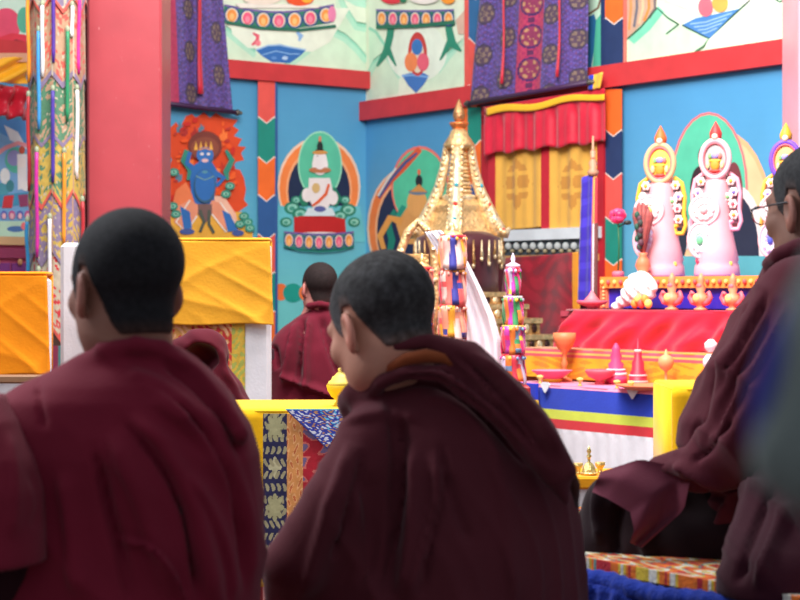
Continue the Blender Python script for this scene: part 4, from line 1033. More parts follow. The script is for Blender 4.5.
# ---- butter sculptures
PINK = (248, 176, 184); PK2 = (250, 200, 205)
EA = Vector((.585, -.811, 0)); UP = Vector((0, 0, 1))
ET = Vector((.93, -.367, 0)); NT = Vector((-.367, -.93, 0))
def torma(px, pyb, pyt, c, label, ring, face, flame, flower_l, sidecol):
    base = onA(px, pyb, c); base.z = Z4; Y = base.y; s = Y/F
    H = (pyb-pyt)*s
    r = empty('butter_sculpture', base, label, 'butter sculpture', 'tall pink butter sculptures on the altar')
    R3 = Matrix(((ET.x, -NT.x, 0), (ET.y, -NT.y, 0), (0, 0, 1)))
    def P(x, d, z): return base+ET*(x*s)+NT*(d*s)+UP*(z*s)   # x right, d towards the room, z up, in picture pixels
    m = MB(); m.lathe(base, [(22*s, 0), (23*s, 2*s), (22*s, 10*s), (20.5*s, 14*s), (21.5*s, 17*s), (18.5*s, 30*s), (15*s, 48*s), (13*s, 70*s), (12*s, 92*s), (9*s, 104*s)], lin(PINK), 28); m.build('cone_body', M_BUTTER, r, True)
    def disc(x, z, rx, rz, rim, fc, nm, cc, petals=10):
        mm = MB(); mm.ell(P(x, 13, z), (rx*s, 3*s, rz*s), lin(fc), 24, 12, R3)
        pts = [P(x+rx*math.cos(a), 14, z+rz*math.sin(a)) for a in np.linspace(0, 2*PI, 29)[:-1]]
        mm.tube(pts, 1.7*s, lin(rim), 8, closed=True)
        for i in range(petals):
            a = 2*PI*i/petals; mm.ell(P(x+rx*.56*math.cos(a), 16, z+rz*.56*math.sin(a)), (rx*.22*s, 1.4*s, rz*.22*s), lin(mix(fc, (255, 255, 255), .45)), 8, 6, R3)
        mm.ell(P(x, 17, z), (rx*.28*s, 2.2*s, rz*.28*s), lin(cc), 12, 8, R3)
        return mm.build(nm, M_BUTTER, r, True)
    # upper oval frame with the emblem
    z0 = H/s-38
    m = MB(); m.ell(P(0, 7, z0), (14.5*s, 2.5*s, 19*s), lin(face), 28, 12, R3); m.build('oval_panel', M_BUTTER, r, True)
    m = MB(); pts = [P(14*math.cos(a), 9, z0+18.5*math.sin(a)) for a in np.linspace(0, 2*PI, 37)[:-1]]; m.tube(pts, 2.7*s, lin(ring), 10, closed=True)
    pts = [P(11.6*math.cos(a), 10, z0+15.6*math.sin(a)) for a in np.linspace(0, 2*PI, 33)[:-1]]; m.tube(pts, 1.0*s, lin((236, 110, 120)), 8, closed=True); m.build('oval_frame', M_BUTTER, r, True)
    m = MB(); vz = z0-6
    R_ = lambda x, z, rx, rz, cc, d=10.5: m.ell(P(x, d, z), (rx*s, 1.6*s, rz*s), lin(cc), 14, 8, R3)
    R_(0, vz-6, 6, 1.6, (236, 70, 60)); R_(0, vz, 4.6, 6, (248, 150, 50)); R_(0, vz+4, 6.4, 1.6, (250, 190, 60)); R_(0, vz+9, 4, 3, (150, 140, 220)); R_(-5, vz+9, 2, 3, (140, 200, 120)); R_(5, vz+9, 2, 3, (240, 130, 120)); R_(-7, vz, 2, 4, (200, 220, 160)); R_(7, vz, 2, 4, (200, 220, 160))
    m.build('vase_emblem', M_BUTTER, r, True)
    # flame jewel on top
    m = MB(); m.lathe(P(0, 6, z0+19), [(3*s, 0), (6*s, 2.5*s), (6.2*s, 7*s), (4*s, 12*s), (1.2*s, 17*s), (.2*s, 19*s)], lin(flame), 16); m.ell(P(0, 11, z0+22), (3.4*s, 2.5*s, 3.4*s), lin((250, 214, 190)), 10, 8, R3); m.build('flame_jewel', M_BUTTER, r, True)
    disc(-10, 66, 14, 14, (250, 205, 210), (250, 214, 214), 'upper_rosette', (248, 214, 110) if flower_l else (250, 190, 190))
    disc(-14, 36, 12 if not flower_l else 11, 17, (250, 190, 195), (214, 226, 232) if not flower_l else (214, 200, 240), 'lower_rosette', (120, 214, 150) if not flower_l else (90, 100, 210))
    # curling garlands of flowers on both sides
    for sd in (1, -1):
        m = MB(); cur = [(13, z0-14), (21, z0-20), (24, z0-34), (23, z0-50), (25, z0-62), (22, z0-70), (15, z0-70), (13, z0-64), (17, z0-61)]
        pts = []
        for i in range(len(cur)-1):
            for t in (0, .33, .66): pts.append((cur[i][0]*(1-t)+cur[i+1][0]*t, cur[i][1]*(1-t)+cur[i+1][1]*t))
        pts.append(cur[-1]); m.tube([P(sd*x, 4, z) for x, z in pts], 2.1*s, lin(sidecol), 8)
        m.prism([P(sd*x, 0, z) for x, z in ((8, z0-16), (20, z0-22), (23, z0-36), (21, z0-52), (22, z0-64), (14, z0-64), (10, z0-40))], NT*(3*s), lin((150, 130, 140)))
        g = m.build('scroll_side', M_BUTTER, r, True)
        for i, (x, z) in enumerate(((15, z0-22), (18, z0-33), (17, z0-45), (18, z0-56), (12, z0-38))):
            m = MB(); cl = [(250, 205, 70), (150, 140, 235), (248, 96, 110), (250, 160, 70), (120, 190, 120)][i]
            for q in range(6): a = q*PI/3; m.ell(P(sd*x+2.9*math.cos(a), 6, z+2.9*math.sin(a)), (2*s, 1.3*s, 2*s), lin((252, 226, 222)), 8, 6, R3)
            m.ell(P(sd*x, 7.5, z), (1.9*s, 1.7*s, 1.9*s), lin(cl), 10, 6, R3); m.build('flower', M_BUTTER, g, True)
    m = MB()
    for i in range(7): m.ell(P(-16+5.2*i, 17-abs(i-3)*1.5, 15+3*math.sin(i*1.9)), (3*s, 2*s, 3.2*s), lin([(236, 60, 90), (90, 190, 120), (250, 210, 90), (244, 120, 150)][i % 4]), 10, 6, R3)
    m.build('base_flowers', M_BUTTER, r, True)
    return r
torma(662, 277, 126, 7.78, 'pink butter sculpture with gold centred oval and orange flame jewel, leftmost of the three', (226, 176, 130), (250, 206, 80), (244, 110, 50), True, (250, 190, 60))
torma(717, 277, 122, 7.78, 'pink butter sculpture with grey centred pink oval and red flame jewel, middle of the three', (250, 190, 200), (176, 170, 170), (234, 60, 60), False, (250, 170, 190))
torma(787, 277, 124, 7.78, 'pink butter sculpture with violet ringed oval beside the face of the person with eyeglasses', (120, 80, 210), (240, 190, 120), (244, 170, 50), True, (248, 180, 80))

# small gilt torma ornaments in front of the blue silk
def ornament(px, c, zb, label):
    b_ = onA(px, 300, c); b_.z = zb; s = b_.y/F
    r = empty('lotus_ornament', b_, label, 'ornament', 'coral and gold lotus ornaments on the third altar step')
    OG = lin((250, 150, 110)); OP = lin((246, 110, 120)); YE = lin((250, 214, 130))
    def P(x, z, d=0): return b_+EA*(x*s*1.3)+UP*(z*s)+NR*(d*s)
    m = MB(); m.lathe(b_, [(7*s, 0), (7*s, 1.5*s), (4*s, 3*s), (5*s, 6*s), (9*s, 10*s), (7*s, 14*s), (3.5*s, 18*s), (5*s, 22*s), (2.5*s, 27*s), (4*s, 30*s), (1*s, 37*s)], OG, 16); m.build('stem', M_BUTTER, r, True)
    R3 = Matrix(((EA.x, -NR.x, 0), (EA.y, -NR.y, 0), (0, 0, 1)))
    for sd in (-1, 1):
        m = MB(); m.tube([P(sd*3, 6, 1), P(sd*8, 8, 1), P(sd*11, 13, 1), P(sd*9, 18, 1), P(sd*6.5, 16, 1)], [2.4*s, 3*s, 2.6*s, 2*s, 1.4*s], OP, 8); m.build('petal_scroll', M_BUTTER, r, True)
    m = MB(); m.ell(P(0, 12, 7), (4.5*s, 2*s, 4.5*s), YE, 12, 8, R3); m.ell(P(0, 24, 3), (3.5*s, 2*s, 3*s), OP, 10, 6, R3); m.build('boss', M_BUTTER, r, True)
for px, lb in ((672, 'coral and gold lotus ornament, leftmost on the step below the pink sculptures'), (701, 'coral and gold lotus ornament, second from left, below the middle pink sculpture'), (733, 'coral and gold lotus ornament nearest the shoulder of the person with eyeglasses')):
    ornament(px, 7.36, Z3+.007, lb)

# feather fan in a vase, ribbon flower, khata, plate
b_ = onA(643, 277, 7.58); b_.z = Z4; s = b_.y/F
r = empty('feather_vase', b_, 'dark feather fan standing in an orange flame vase left of the pink sculptures', 'vase')
def Pv(x, z, d=0): return b_+EA*(x*s)+UP*(z*s)+NR*(d*s)
m = MB(); m.lathe(b_, [(9*s, 0), (9*s, 2*s), (5*s, 5*s), (8*s, 11*s), (6*s, 17*s), (3.4*s, 21*s), (5*s, 24*s)], lin((246, 130, 90)), 18); m.build('vase', M_BUTTER, r, True)
m = MB()
for i in range(13):
    a = (i-6)/6; tip = (a*13, 74-10*a*a); m.tube([Pv(a*1.2, 20), Pv(a*7, 44, .5*i % 3), Pv(a*11.5, 60, i % 3), Pv(tip[0], tip[1], 1+i % 3)], [1*s, 2.2*s, 3*s, 1.2*s], lin([(150, 70, 70), (120, 52, 56), (168, 84, 80)][i % 3]), 6)
m.build('feathers', M_BROC, r, True)
m = MB()
for i in range(9): m.ell(Pv(3*math.sin(i*2.2), 30+5*i*.8, 5), (3*s, 2*s, 3.6*s), lin([(60, 70, 66), (92, 52, 66), (40, 86, 70)][i % 3]), 8, 6)
m.build('eye_spots', M_BROC, r, True)
b2 = onA(618, 300, 7.60); b2.z = Z4; s = b2.y/F
r = empty('silk_rose', b2, 'single deep pink silk flower on a thin stem beside the blue banner', 'flower')
m = MB()
for i in range(12):
    a = i*2.4; q = b2+EA*((5.4*math.cos(a))*s)+UP*((61+4*math.sin(a))*s)+NR*((i % 3)*s); m.ell(q, (5.2*s, 3*s, 4*s), lin([(226, 28, 92), (238, 60, 120)][i % 2]), 10, 6)
m.build('petals', M_SATIN, r, True)
m = MB(); m.tube([b2, b2+EA*(1.5*s)+UP*(30*s), b2+UP*(58*s)], .8*s, lin((50, 100, 60)), 6); m.ell(b2+EA*(14*s)+UP*(54*s), (4*s, 2*s, 2.4*s), lin((40, 44, 44)), 8, 6); m.tube([b2+UP*(50*s), b2+EA*(14*s)+UP*(54*s)], .7*s, lin((40, 50, 44)), 6); m.lathe(b2, [(6*s, 0), (6*s, 5*s), (4*s, 6*s)], lin((240, 110, 130)), 14); m.build('stem', M_BUTTER, r, True)
def khata():
    P0 = np.array(onA(636, 300, 7.34)); s = P0[1]/F*1.2
    EAn, NRn = np.array(EA), np.array(NR)
    def fn(P):
        q = (P-P0)/s; x = q@EAn; y = q@NRn; z = q[:, 2]; q = np.stack([x, y, z], 1)
        zb = (Z3+.006-P0[2])/s
        d = sel(q, (6, 0, zb+18), (17, 8, 14)); d = smin(d, scap(q, (0, 0, zb+15), (-20, 2, zb+3), 9, 3), 8); d = smin(d, scap(q, (-18, 2, zb+4), (-26, 4, zb+1.5), 4, 1.6), 4)
        d = d+.9*np.sin(x*.5+z*.6)+.5*np.sin(x*1.1-z*.9)
        return np.maximum(d, zb-z)*s
    V, Q = implicit(fn, P0-np.array([.2, .2, .12]), P0+np.array([.2, .2, .14]), .006)
    V = relax(V, Q, 2)
    r = empty('white_scarf', (P0[0], P0[1], Z3+.006), 'white silk offering scarf bundled on the red satin in front of the blue altar front', 'scarf')
    organic('cloth', V, Q, (244, 236, 240), M_CLOTH, r)
    m = MB(); b = Vector(P0)+EA*(14*s)+NR*(7*s); b.z = Z3+.012
    for i in range(5): m.ell(b+EA*((i-2)*4*s)+UP*((4+4*(i % 2))*s), (3.5*s, 2.5*s, 4*s), lin([(250, 150, 70), (250, 210, 110), (240, 90, 80)][i % 3]), 10, 6)
    m.build('gold_trinket', M_BUTTER, r, True)
khata()
def lathe_thing(name, px, c, zb, prof, col, label, cat, mat=None, extra=None, part='body', sc=1, group=None):
    b = onA(px, 300, c); b.z = zb; s = b.y/F*sc
    r = empty(name, b, label, cat, group)
    m = MB(); m.lathe(b, [(a*s, z*s) for a, z in prof], lin(col), 22); m.build(part, mat or M_BUTTER, r, True)
    for nm, prof2, col2 in (extra or []):
        m = MB(); m.lathe(b, [(a*s, z*s) for a, z in prof2], lin(col2), 22); m.build(nm, mat or M_BUTTER, r, True)
    return r
lathe_thing('offering_plate', 592, 7.33, Z3+.007, [(5, 0), (5, 2), (14, 5), (16, 8), (15, 8.5), (3, 6)], (238, 110, 130), 'pink plate with a lump of dough at the left corner of the red satin', 'plate', extra=[('dough_cone', [(7, 7.2), (8, 9), (4, 13), (1, 18)], (240, 130, 140))])
# front row of offerings on the lowest step
CF = 6.82; ZF = Z1+.0055
lathe_thing('offering_dish', 552, CF-.05, ZF, [(6, 0), (7, 2), (9, 3), (20, 11), (21, 12), (19, 12), (8, 6)], (244, 120, 150), 'wide pink footed dish at the left end of the offering row', 'dish', extra=[('yellow_base', [(9.3, 0), (9.6, 3), (9.6, 7.4), (7, 7.6)], (252, 220, 60))])
lathe_thing('goblet', 564.5, CF+.10, ZF, [(8, 0), (8, 1.5), (2.4, 4), (2, 14), (3.5, 17), (2, 21), (2.4, 28), (8, 34), (11, 41), (11.5, 48), (10.5, 48), (9, 41)], (226, 130, 84), 'tall amber goblet with a thin stem behind the wide pink dish', 'goblet')
lathe_thing('offering_bowl', 600, CF, ZF, [(6, 0), (5, 2), (4, 4), (12, 8), (15, 13), (14.5, 15), (12, 12), (2, 9)], (226, 96, 110), 'shallow rose bowl left of the small pink dough cone', 'bowl')
lathe_thing('dough_cone', 616, CF+.10, ZF, [(11, 0), (11, 8), (9, 9), (10, 13), (7, 15), (8, 20), (5, 23), (6, 28), (4, 32), (4.5, 35), (1, 41)], (240, 70, 120), 'small tiered pink dough cone beside the dark red one', 'offering', extra=[('white_collar', [(10.6, 8.5), (11.2, 10), (10.6, 11.5)], (252, 216, 220)), ('white_ring', [(9.6, 13.5), (9.9, 14.5), (9, 15.3)], (252, 216, 220))])
lathe_thing('votive_spire', 638, CF+.10, ZF, [(10, 0), (10, 4), (9, 4.5), (9, 9), (8, 9.5), (8, 14), (6.4, 15), (6, 24), (4.4, 25), (3.6, 34), (2, 36), (.6, 47)], (172, 34, 62), 'dark red tiered votive spire in the middle of the offering row', 'offering', extra=[('pale_ring', [(9.2, 9.2), (9.4, 10.5), (8.2, 11)], (250, 190, 190)), ('cap_ring', [(3.8, 33), (4, 35), (3, 36)], (250, 200, 190)), ('base_ring', [(10.2, 2.8), (10.6, 4), (9.4, 5)], (246, 170, 160))])
lathe_thing('goblet', 666, CF+.10, ZF, [(6, 0), (6, 1.2), (1.6, 3), (1.3, 14), (1.8, 16), (6, 19), (8, 24), (7.4, 29), (5, 31), (2, 33), (.6, 38)], (244, 160, 110), 'small lidded peach goblet right of the dark red votive spire', 'goblet')
lathe_thing('offering_plate', 651, CF-.13, ZF, [(24, 0), (25, 1), (34, 3.5), (35, 5), (33, 4.6), (3, 2)], (248, 130, 90), 'wide coral plate in front of the dark red votive spire', 'plate')
lathe_thing('butter_disc', 711, CF-.05, ZF, [(4, 0), (4, 20), (3, 22)], (244, 200, 190), 'pale butter discs on a stick beside the arm of the person with eyeglasses', 'offering', extra=[('lower_disc', [(4, 22), (8, 27), (8, 33), (4, 38)], (248, 236, 236)), ('upper_disc', [(3, 40), (6.5, 44), (6.5, 49), (2, 53)], (248, 236, 236))])
# yellow lamps between the dishes
for i, px in enumerate((540, 580, 617, 631, 684)):
    lathe_thing('butter_lamp', px, CF-.20, ZF, [(2.6, 0), (1.4, 1.5), (1.2, 3), (3.4, 6), (3.6, 7.5), (.8, 8.5)], (252, 214, 120), ['tiny yellow butter lamp left of the wide pink dish', 'tiny yellow butter lamp between the wide dish and the rose bowl', 'tiny yellow butter lamp in front of the small pink dough cone', 'tiny yellow butter lamp at the left rim of the coral plate', 'tiny yellow butter lamp right of the coral plate'][i], 'lamp', group='tiny butter lamps on the lowest altar step')

# ---- blue silk banner pole beside the altar
b_ = onA(590, 300, 7.9); b_.z = 0; s = b_.y/F
def Pb(px, py, d=0): q = onA(px, py, 7.9); return q+NR*(d*s)
r = empty('silk_banner', b_, 'narrow royal blue silk banner on a pole right of the yellow curtained cabinet', 'banner')
m = MB(); m.tube([Vector((Pb(593, 300).x, Pb(593, 300).y, 0)), Pb(593, 150)], .012, lin((170, 90, 70)), 8); m.lathe(Pb(593, 176), [(4*s, 0), (6*s, 4*s), (3*s, 8*s), (4.5*s, 13*s), (2*s, 17*s), (3*s, 24*s), (1.2*s, 27*s), (1*s, 40*s)], lin((196, 150, 120)), 12); m.build('pole', M_TRIM, r, True)
sheet(Pb(583, 178, 2), Pb(594, 173, 2), Pb(592, 304, 2), Pb(579, 304, 2), 12, 40, lambda u, v: (58, 40, 170) if int(v*18) % 3 else (70, 54, 190), lambda u, v: .004*math.sin(u*9)+.001*math.sin(v*50), .012).build('blue_silk', M_SATIN, r, True)
sheet(Pb(594, 176, 1), Pb(597, 178, 1), Pb(596, 304, 1), Pb(592, 304, 1), 4, 30, lambda u, v: (246, 200, 90) if u < .5 else (230, 70, 80), None, .01).build('gold_edge', M_SATIN, r)
sheet(Pb(594.5, 224, 3), Pb(599, 223, 3), Pb(598, 304, 3), Pb(594, 304, 3), 5, 20, lambda u, v: (232, 214, 220) if u < .6 else (120, 70, 66), lambda u, v: .006*math.sin(u*12), .008).build('white_strip', M_SATIN, r)

# ------------------------------------------------------------------ gilded stupa
YS = 10.6; SX = (459-400)/F*YS; s = YS/F
sb = Vector((SX, YS, 0))
st = empty('gilded_stupa', sb, 'tall gilded stupa with ringed spire and jewelled roof in the corner of the hall', 'stupa')
def zs(py): return CZ+(HZ-py)/F*YS
GO = lin((226, 188, 132)); GO2 = lin((196, 152, 96)); GL = lin((246, 222, 178)); MA = lin((74, 18, 30))
def sp(*pp): return [(r_*s, zs(py)) for r_, py in pp]
ROT = AR
for i, (rr, y0, y1) in enumerate(((118, 470, 372), (106, 372, 350), (94, 350, 334), (81, 334, 318), (68, 318, 304), (56, 304, 292))):
    m = MB(); m.lathe(sb, [(rr*s*1.0, zs(y0)), (rr*s, zs(y1)+.012), (rr*s*1.04, zs(y1)+.010), (rr*s*1.04, zs(y1))] if False else [(rr*s, zs(y0) if i else 0.0), (rr*s, zs(y1)-.03), (rr*s*1.035, zs(y1)-.028), (rr*s*1.035, zs(y1))], GO, 4, rz=ROT+PI/4, cols=[GO2, GO, GO])
    q = m.build('plinth_step', M_GOLD, st)
    if i:
        for side in range(4):
            m = MB(); dx = Vector((math.cos(ROT+side*PI/2), math.sin(ROT+side*PI/2), 0)); nn = Vector((dx.y, -dx.x, 0)); hw = rr*s*.707
            if nn.y > .3: continue
            n_ = max(5, int(rr/7))
            for k in range(n_):
                c_ = sb+nn*(hw+.004)+dx*((k+.5)/n_*2-1)*hw*.95; c_.z = (zs(y0)+zs(y1))/2-.012
                RR = Matrix.Rotation(ROT+side*PI/2, 3, 'Z'); m.ell(c_, (hw/n_*.7, .008, (zs(y1)-zs(y0))*.30), [lin((60, 32, 28)), GL][k % 2], 10, 6, RR)
            m.build('filigree', M_GOLD, q, True)
m = MB(); m.lathe(sb, sp((40, 292), (39, 280), (40, 262), (42, 248), (42, 238), (30, 232)), MA, 28); m.build('dome', M_SATIN, st, True)
m = MB(); m.lathe(sb, sp((40, 243), (45, 241), (45, 237), (41, 234), (35, 228), (30, 218), (24, 206), (20, 200)), GO, 4, rz=ROT+PI/4, cols=[GO2, GO, GO2, GO, GO, GO, GL]); m.build('roof', M_GOLD, st)
# curved jewelled roof ribs ending in upturned corners
for k in range(4):
    a = ROT+PI/4+k*PI/2; d = Vector((math.cos(a), math.sin(a), 0))
    m = MB(); prof = [(12, 148), (15, 168), (20, 188), (28, 207), (35, 222), (42, 232), (47, 234), (51, 228)]
    m.tube([sb+d*(r_*s)+UP*zs(y) for r_, y in prof], [4.2*s, 4.8*s, 5.6*s, 6.6*s, 7.4*s, 7*s, 5*s, 1.6*s], GL, 8)
    for q in range(22):
        t_ = q/22*6; i_ = int(t_); f_ = t_-i_; rr_ = prof[i_][0]*(1-f_)+prof[i_+1][0]*f_; yy_ = prof[i_][1]*(1-f_)+prof[i_+1][1]*f_
        for sd in (-1, 1): m.ell(sb+d*((rr_+1)*s)+Vector((-d.y, d.x, 0))*(sd*(4.5+.5*i_)*s)+UP*zs(yy_), (2.2*s, 2.2*s, 2.6*s), GO if q % 2 else GL, 8, 6)
    rb = m.build('roof_rib', M_GOLD, st, True)
    for (r_, y), c_ in zip(prof[2:6], ((60, 170, 190), (220, 60, 50), (60, 160, 180), (210, 50, 50))):
        m = MB(); m.ell(sb+d*((r_+2)*s)+UP*(zs(y)+.01)+Vector((0, -4.6*s, 0)), (2.2*s, 1.6*s, 2.2*s), lin(c_), 8, 6)
        m.build('jewel', M_BUTTER, rb, True)
m = MB(); m.lathe(sb, sp((27, 216), (28, 206), (22, 200), (17, 198)), GO, 4, rz=ROT+PI/4); m.build('harmika', M_GOLD, st)
m = MB()
for k in range(13):
    py = 197-k*3.75; rr = 13.5-k*.50
    pts = [(rr*.82, py), (rr, py-.6), (rr*1.02, py-2), (rr*.95, py-3.0), (rr*.80, py-3.7)]
    m.lathe(sb, sp(*pts), GL if k % 2 else GO, 20)
m.build('spire_rings', M_GOLD, st, True)
m = MB(); m.lathe(sb, sp((6, 150), (15, 148), (16, 145), (10, 136), (8, 131), (6, 129)), GO, 24); m.build('parasol', M_GOLD, st, True)
m = MB(); m.lathe(sb, sp((5, 130), (7, 128), (9.5, 124), (9.5, 122.5), (4, 122)), lin((226, 130, 70)), 20); m.build('lotus_cup', M_GOLD, st, True)
m = MB(); m.lathe(sb, sp((3, 123), (5.5, 119), (6.3, 115), (4.6, 109), (2.6, 104), (.6, 99)), lin((176, 128, 84)), 16, sx=1, sy=.8); m.build('flame_finial', M_GOLD, st, True)
m = MB()
for k in range(34):
    a = 2*PI*k/34; rr = 43+4*abs(math.cos(2*(a-ROT))); p = sb+Vector((math.cos(a)*rr*s, math.sin(a)*rr*s, 0)); L_ = 14+12*((k*7) % 5)/5
    m.tube([p+UP*zs(241), p+UP*zs(241+L_*.6), p+Vector((.004*math.sin(k), 0, 0))+UP*zs(241+L_)], [.8*s, 1.2*s, 1.9*s], GL if k % 3 else GO2, 6)
    m.ell(p+UP*zs(243+L_), (1.8*s, 1.8*s, 2.6*s), GL, 8, 6)
m.build('tassels', M_GOLD, st, True)
m = MB(); m.lathe(sb, sp((14, 206), (17, 203), (16, 200), (18.5, 197), (15, 195)), GL, 20); m.build('lotus_collar', M_GOLD, st, True)
# gilt scroll ornament left of the stupa
go_b = W(414, 300, 8.6); go_b.z = 0; gs = 8.6/F
r = empty('gilt_halo', go_b, 'gilt scroll halo ornament half hidden behind the head of the middle person', 'ornament')
m = MB(); m.lathe(go_b, [(.10, 0), (.10, .03), (.02, .05), (.02, .8), (.06, .84), (.02, .88)], GO, 16); m.build('stand', M_GOLD, r, True)
zg = lambda py: CZ+(HZ-py)*gs
arc = [(402, 345), (399, 310), (398, 280), (401, 250), (408, 232), (418, 222), (428, 230), (434, 250), (436, 280), (434, 310), (431, 345)]
m = MB(); m.tube([Vector(((x-400)*gs, 8.6, zg(y))) for x, y in arc], 4.6*gs, GO, 10); m.build('arch', M_GOLD, r, True)
for i, (x, y) in enumerate(arc):
    m = MB(); p = Vector(((x-400)*gs, 8.575, zg(y)))
    m.tube([p+Vector((4.5*gs*math.cos(a)*(1-a/9), 0, 4.5*gs*math.sin(a)*(1-a/9))) for a in np.linspace(i, i+5.5, 14)], 1.5*gs, GL, 7); m.build('scroll', M_GOLD, r, True)
m = MB(); m.box((.017*gs*0+14*gs+(402-400)*gs*0, 8.61, zg(300)), (30*gs, .012, 92*gs), GO2, 0, .004); m.build('back_plate', M_GOLD, r)

# ------------------------------------------------------------------ ribbon columns and scarf in front of the stupa
RC = [(232, 60, 90), (246, 140, 40), (250, 206, 80), (60, 70, 170), (236, 110, 150), (250, 170, 130), (40, 150, 100), (220, 50, 150), (214, 60, 60), (190, 180, 220)]
def ribbon_column(px, Y, yt, yb, rad, label, tiers, rim, zbase, seed, pal):
    base = W(px, 300, Y); base.z = zbase; s = Y/F; rr = random.Random(seed)
    r = empty('ribbon_column', base, label, 'ornament', 'columns of coloured silk ribbons in front of the stupa')
    z_ = lambda py: CZ+(HZ-py)*s
    m = MB(); m.lathe((base.x, base.y, 0), [(rad*.7*s, zbase), (rad*.7*s, zbase+.012), (.008, zbase+.016), (.008, z_(yt))], lin((190, 140, 80)), 14); m.build('stand', M_TRIM, r, True)
    h = (yb-yt)/tiers
    for t in range(tiers):
        y0 = yt+h*t; y1 = y0+h*1.12; rd = rad*rim[t]
        m = MB(); n = 12
        for i in range(n):
            a = 2*PI*i/n+t*.2; c = pal[rr.randrange(len(pal))]; ca, sa = math.cos(a), math.sin(a); tt = Vector((-sa, ca, 0)); wd = rd*s*.30
            yy1 = y1-rr.random()*h*.25; p = Vector((base.x+ca*rd*s, base.y+sa*rd*s, 0)); q = Vector((ca, sa, 0))
            nseg = 6; vs = []; fs = []; cc = []
            for k in range(nseg+1):
                u = k/nseg; z = z_(y0+(yy1-y0)*u); o = q*(.006*math.sin(5*u+i)+.10*rd*s*u)
                for dx, dd in ((-1, 0), (1, 0), (1, -.004), (-1, -.004)): vs.append(p+o+tt*(wd*dx)+q*dd+Vector((0, 0, z)))
            for k in range(nseg):
                ck = c if rr.random() > .12 else pal[rr.randrange(len(pal))]
                for e in range(4): e2 = (e+1) % 4; fs.append((4*k+e, 4*k+e2, 4*k+4+e2, 4*k+4+e)); cc.append(lin(ck))
            fs += [(0, 3, 2, 1), (4*nseg, 4*nseg+1, 4*nseg+2, 4*nseg+3)]; cc += [lin(c)]*2
            m.add(vs, fs, cc)
        tr = m.build('ribbon_tier', M_SATIN, r, True)
        m = MB(); m.lathe((base.x, base.y, 0), [(rd*.9*s, z_(y0+2)), (rd*1.06*s, z_(y0+1.5)), (rd*1.06*s, z_(y0-.8)), (rd*.9*s, z_(y0-1))], lin([(228, 36, 56), (214, 204, 214), (246, 180, 60)][(t+seed) % 3] if t else (228, 36, 56)), 20); m.build('hoop', M_SATIN, tr, True)
        m = MB()
        for i in range(10): a = 2*PI*i/10; m.ell((base.x+math.cos(a)*rd*1.08*s, base.y+math.sin(a)*rd*1.08*s, z_(y0+3)), (1.6*s, 1.6*s, 2*s), lin(pal[rr.randrange(len(pal))]), 8, 6)
        m.build('rosettes', M_SATIN, tr, True)
    m = MB(); m.lathe((base.x, base.y, 0), [(rad*rim[0]*s, z_(yt)), (rad*.7*s, z_(yt-3)), (1.5*s, z_(yt-6)), (2.5*s, z_(yt-9)), (.4*s, z_(yt-15))], lin((236, 200, 130) if seed != 3 else (214, 200, 226)), 14); m.build('finial', M_GOLD if seed != 3 else M_SATIN, r, True)
# the low table carrying them
YT = 7.6; zT = .70
xa, xb = (405-400)/F*YT, (528-400)/F*YT
r = empty('offering_stand', ((xa+xb)/2, YT, 0), 'low red stand carrying the ribbon columns between the middle person and the altar', 'stand')
m = MB(); m.box(((xa+xb)/2, YT, zT-.02), (xb-xa, .30, .04), lin((170, 40, 44)), 0, .006); m.build('top', M_TRIM, r)
for x in (xa+.03, xb-.03):
    for y in (-.11, .11): m = MB(); m.box((x, YT+y, (zT-.04)/2), (.04, .04, zT-.04), lin((140, 30, 36)), 0, .004); m.build('leg', M_TRIM, r)
P1 = [(236, 90, 90), (246, 150, 120), (250, 180, 160), (60, 60, 150), (244, 200, 190), (250, 160, 130), (226, 60, 80), (240, 120, 110), (250, 170, 50)]
P2 = [(232, 40, 120), (240, 130, 50), (250, 210, 60), (60, 150, 90), (196, 190, 220), (236, 70, 90), (200, 60, 170), (120, 160, 200)]
ribbon_column(452.5, 7.55, 236, 375, 12.5, 'wide column of pink, navy and orange ribbons with red hoop right behind the head of the middle person', 4, [1, .95, 1.0, 1.05], zT, 1, P1)
ribbon_column(513, 7.6, 268, 384, 10.5, 'slender column of magenta, green and orange ribbons left of the altar', 4, [.62, .85, 1.0, 1.05], zT, 3, P2)
ribbon_column(422, 7.65, 268, 375, 10, 'ribbon column with gilt top mostly hidden behind the head of the middle person', 4, [1, 1, 1, 1], zT, 2, P1)
# white scarf hung over the columns
def scarf():
    r = empty('white_scarf', W(470, 400, 7.85), 'long white silk scarf falling from the top of the ribbon columns to the right', 'scarf')
    Y = 7.69
    L_ = [(425, 232), (436, 250), (445, 272), (452, 300), (455, 330), (457, 352), (458, 388)]; R_ = [(440, 230), (454, 240), (468, 262), (482, 290), (494, 316), (501, 340), (505, 388)]
    m = MB(); vs = []; nu, nv = 26, 60
    def ev(C, t):
        t *= len(C)-1; i = min(int(t), len(C)-2); f = t-i; f2 = f; return C[i][0]*(1-f2)+C[i+1][0]*f2, C[i][1]*(1-f2)+C[i+1][1]*f2
    for side in (0, 1):
        for j in range(nv+1):
            for i in range(nu+1):
                u, v = i/nu, j/nv; a = ev(L_, v); b = ev(R_, v); x = a[0]*(1-u)+b[0]*u; y = a[1]*(1-u)+b[1]*u
                p = W(x, y, Y+.018*math.sin(u*11+v*2)*(.4+v)+.012*math.sin(u*27)); p.y += side*.006; p.z = max(p.z, zT+.001); vs.append(p)
    fs = []; q = (nu+1)*(nv+1)
    for j in range(nv):
        for i in range(nu):
            a = j*(nu+1)+i; fs.append((a, a+nu+1, a+nu+2, a+1)); fs.append((q+a, q+a+1, q+a+nu+2, q+a+nu+1))
    m.add(vs, fs, lin((240, 240, 248))); m.build('cloth', M_CLOTH, r, True)
scarf()

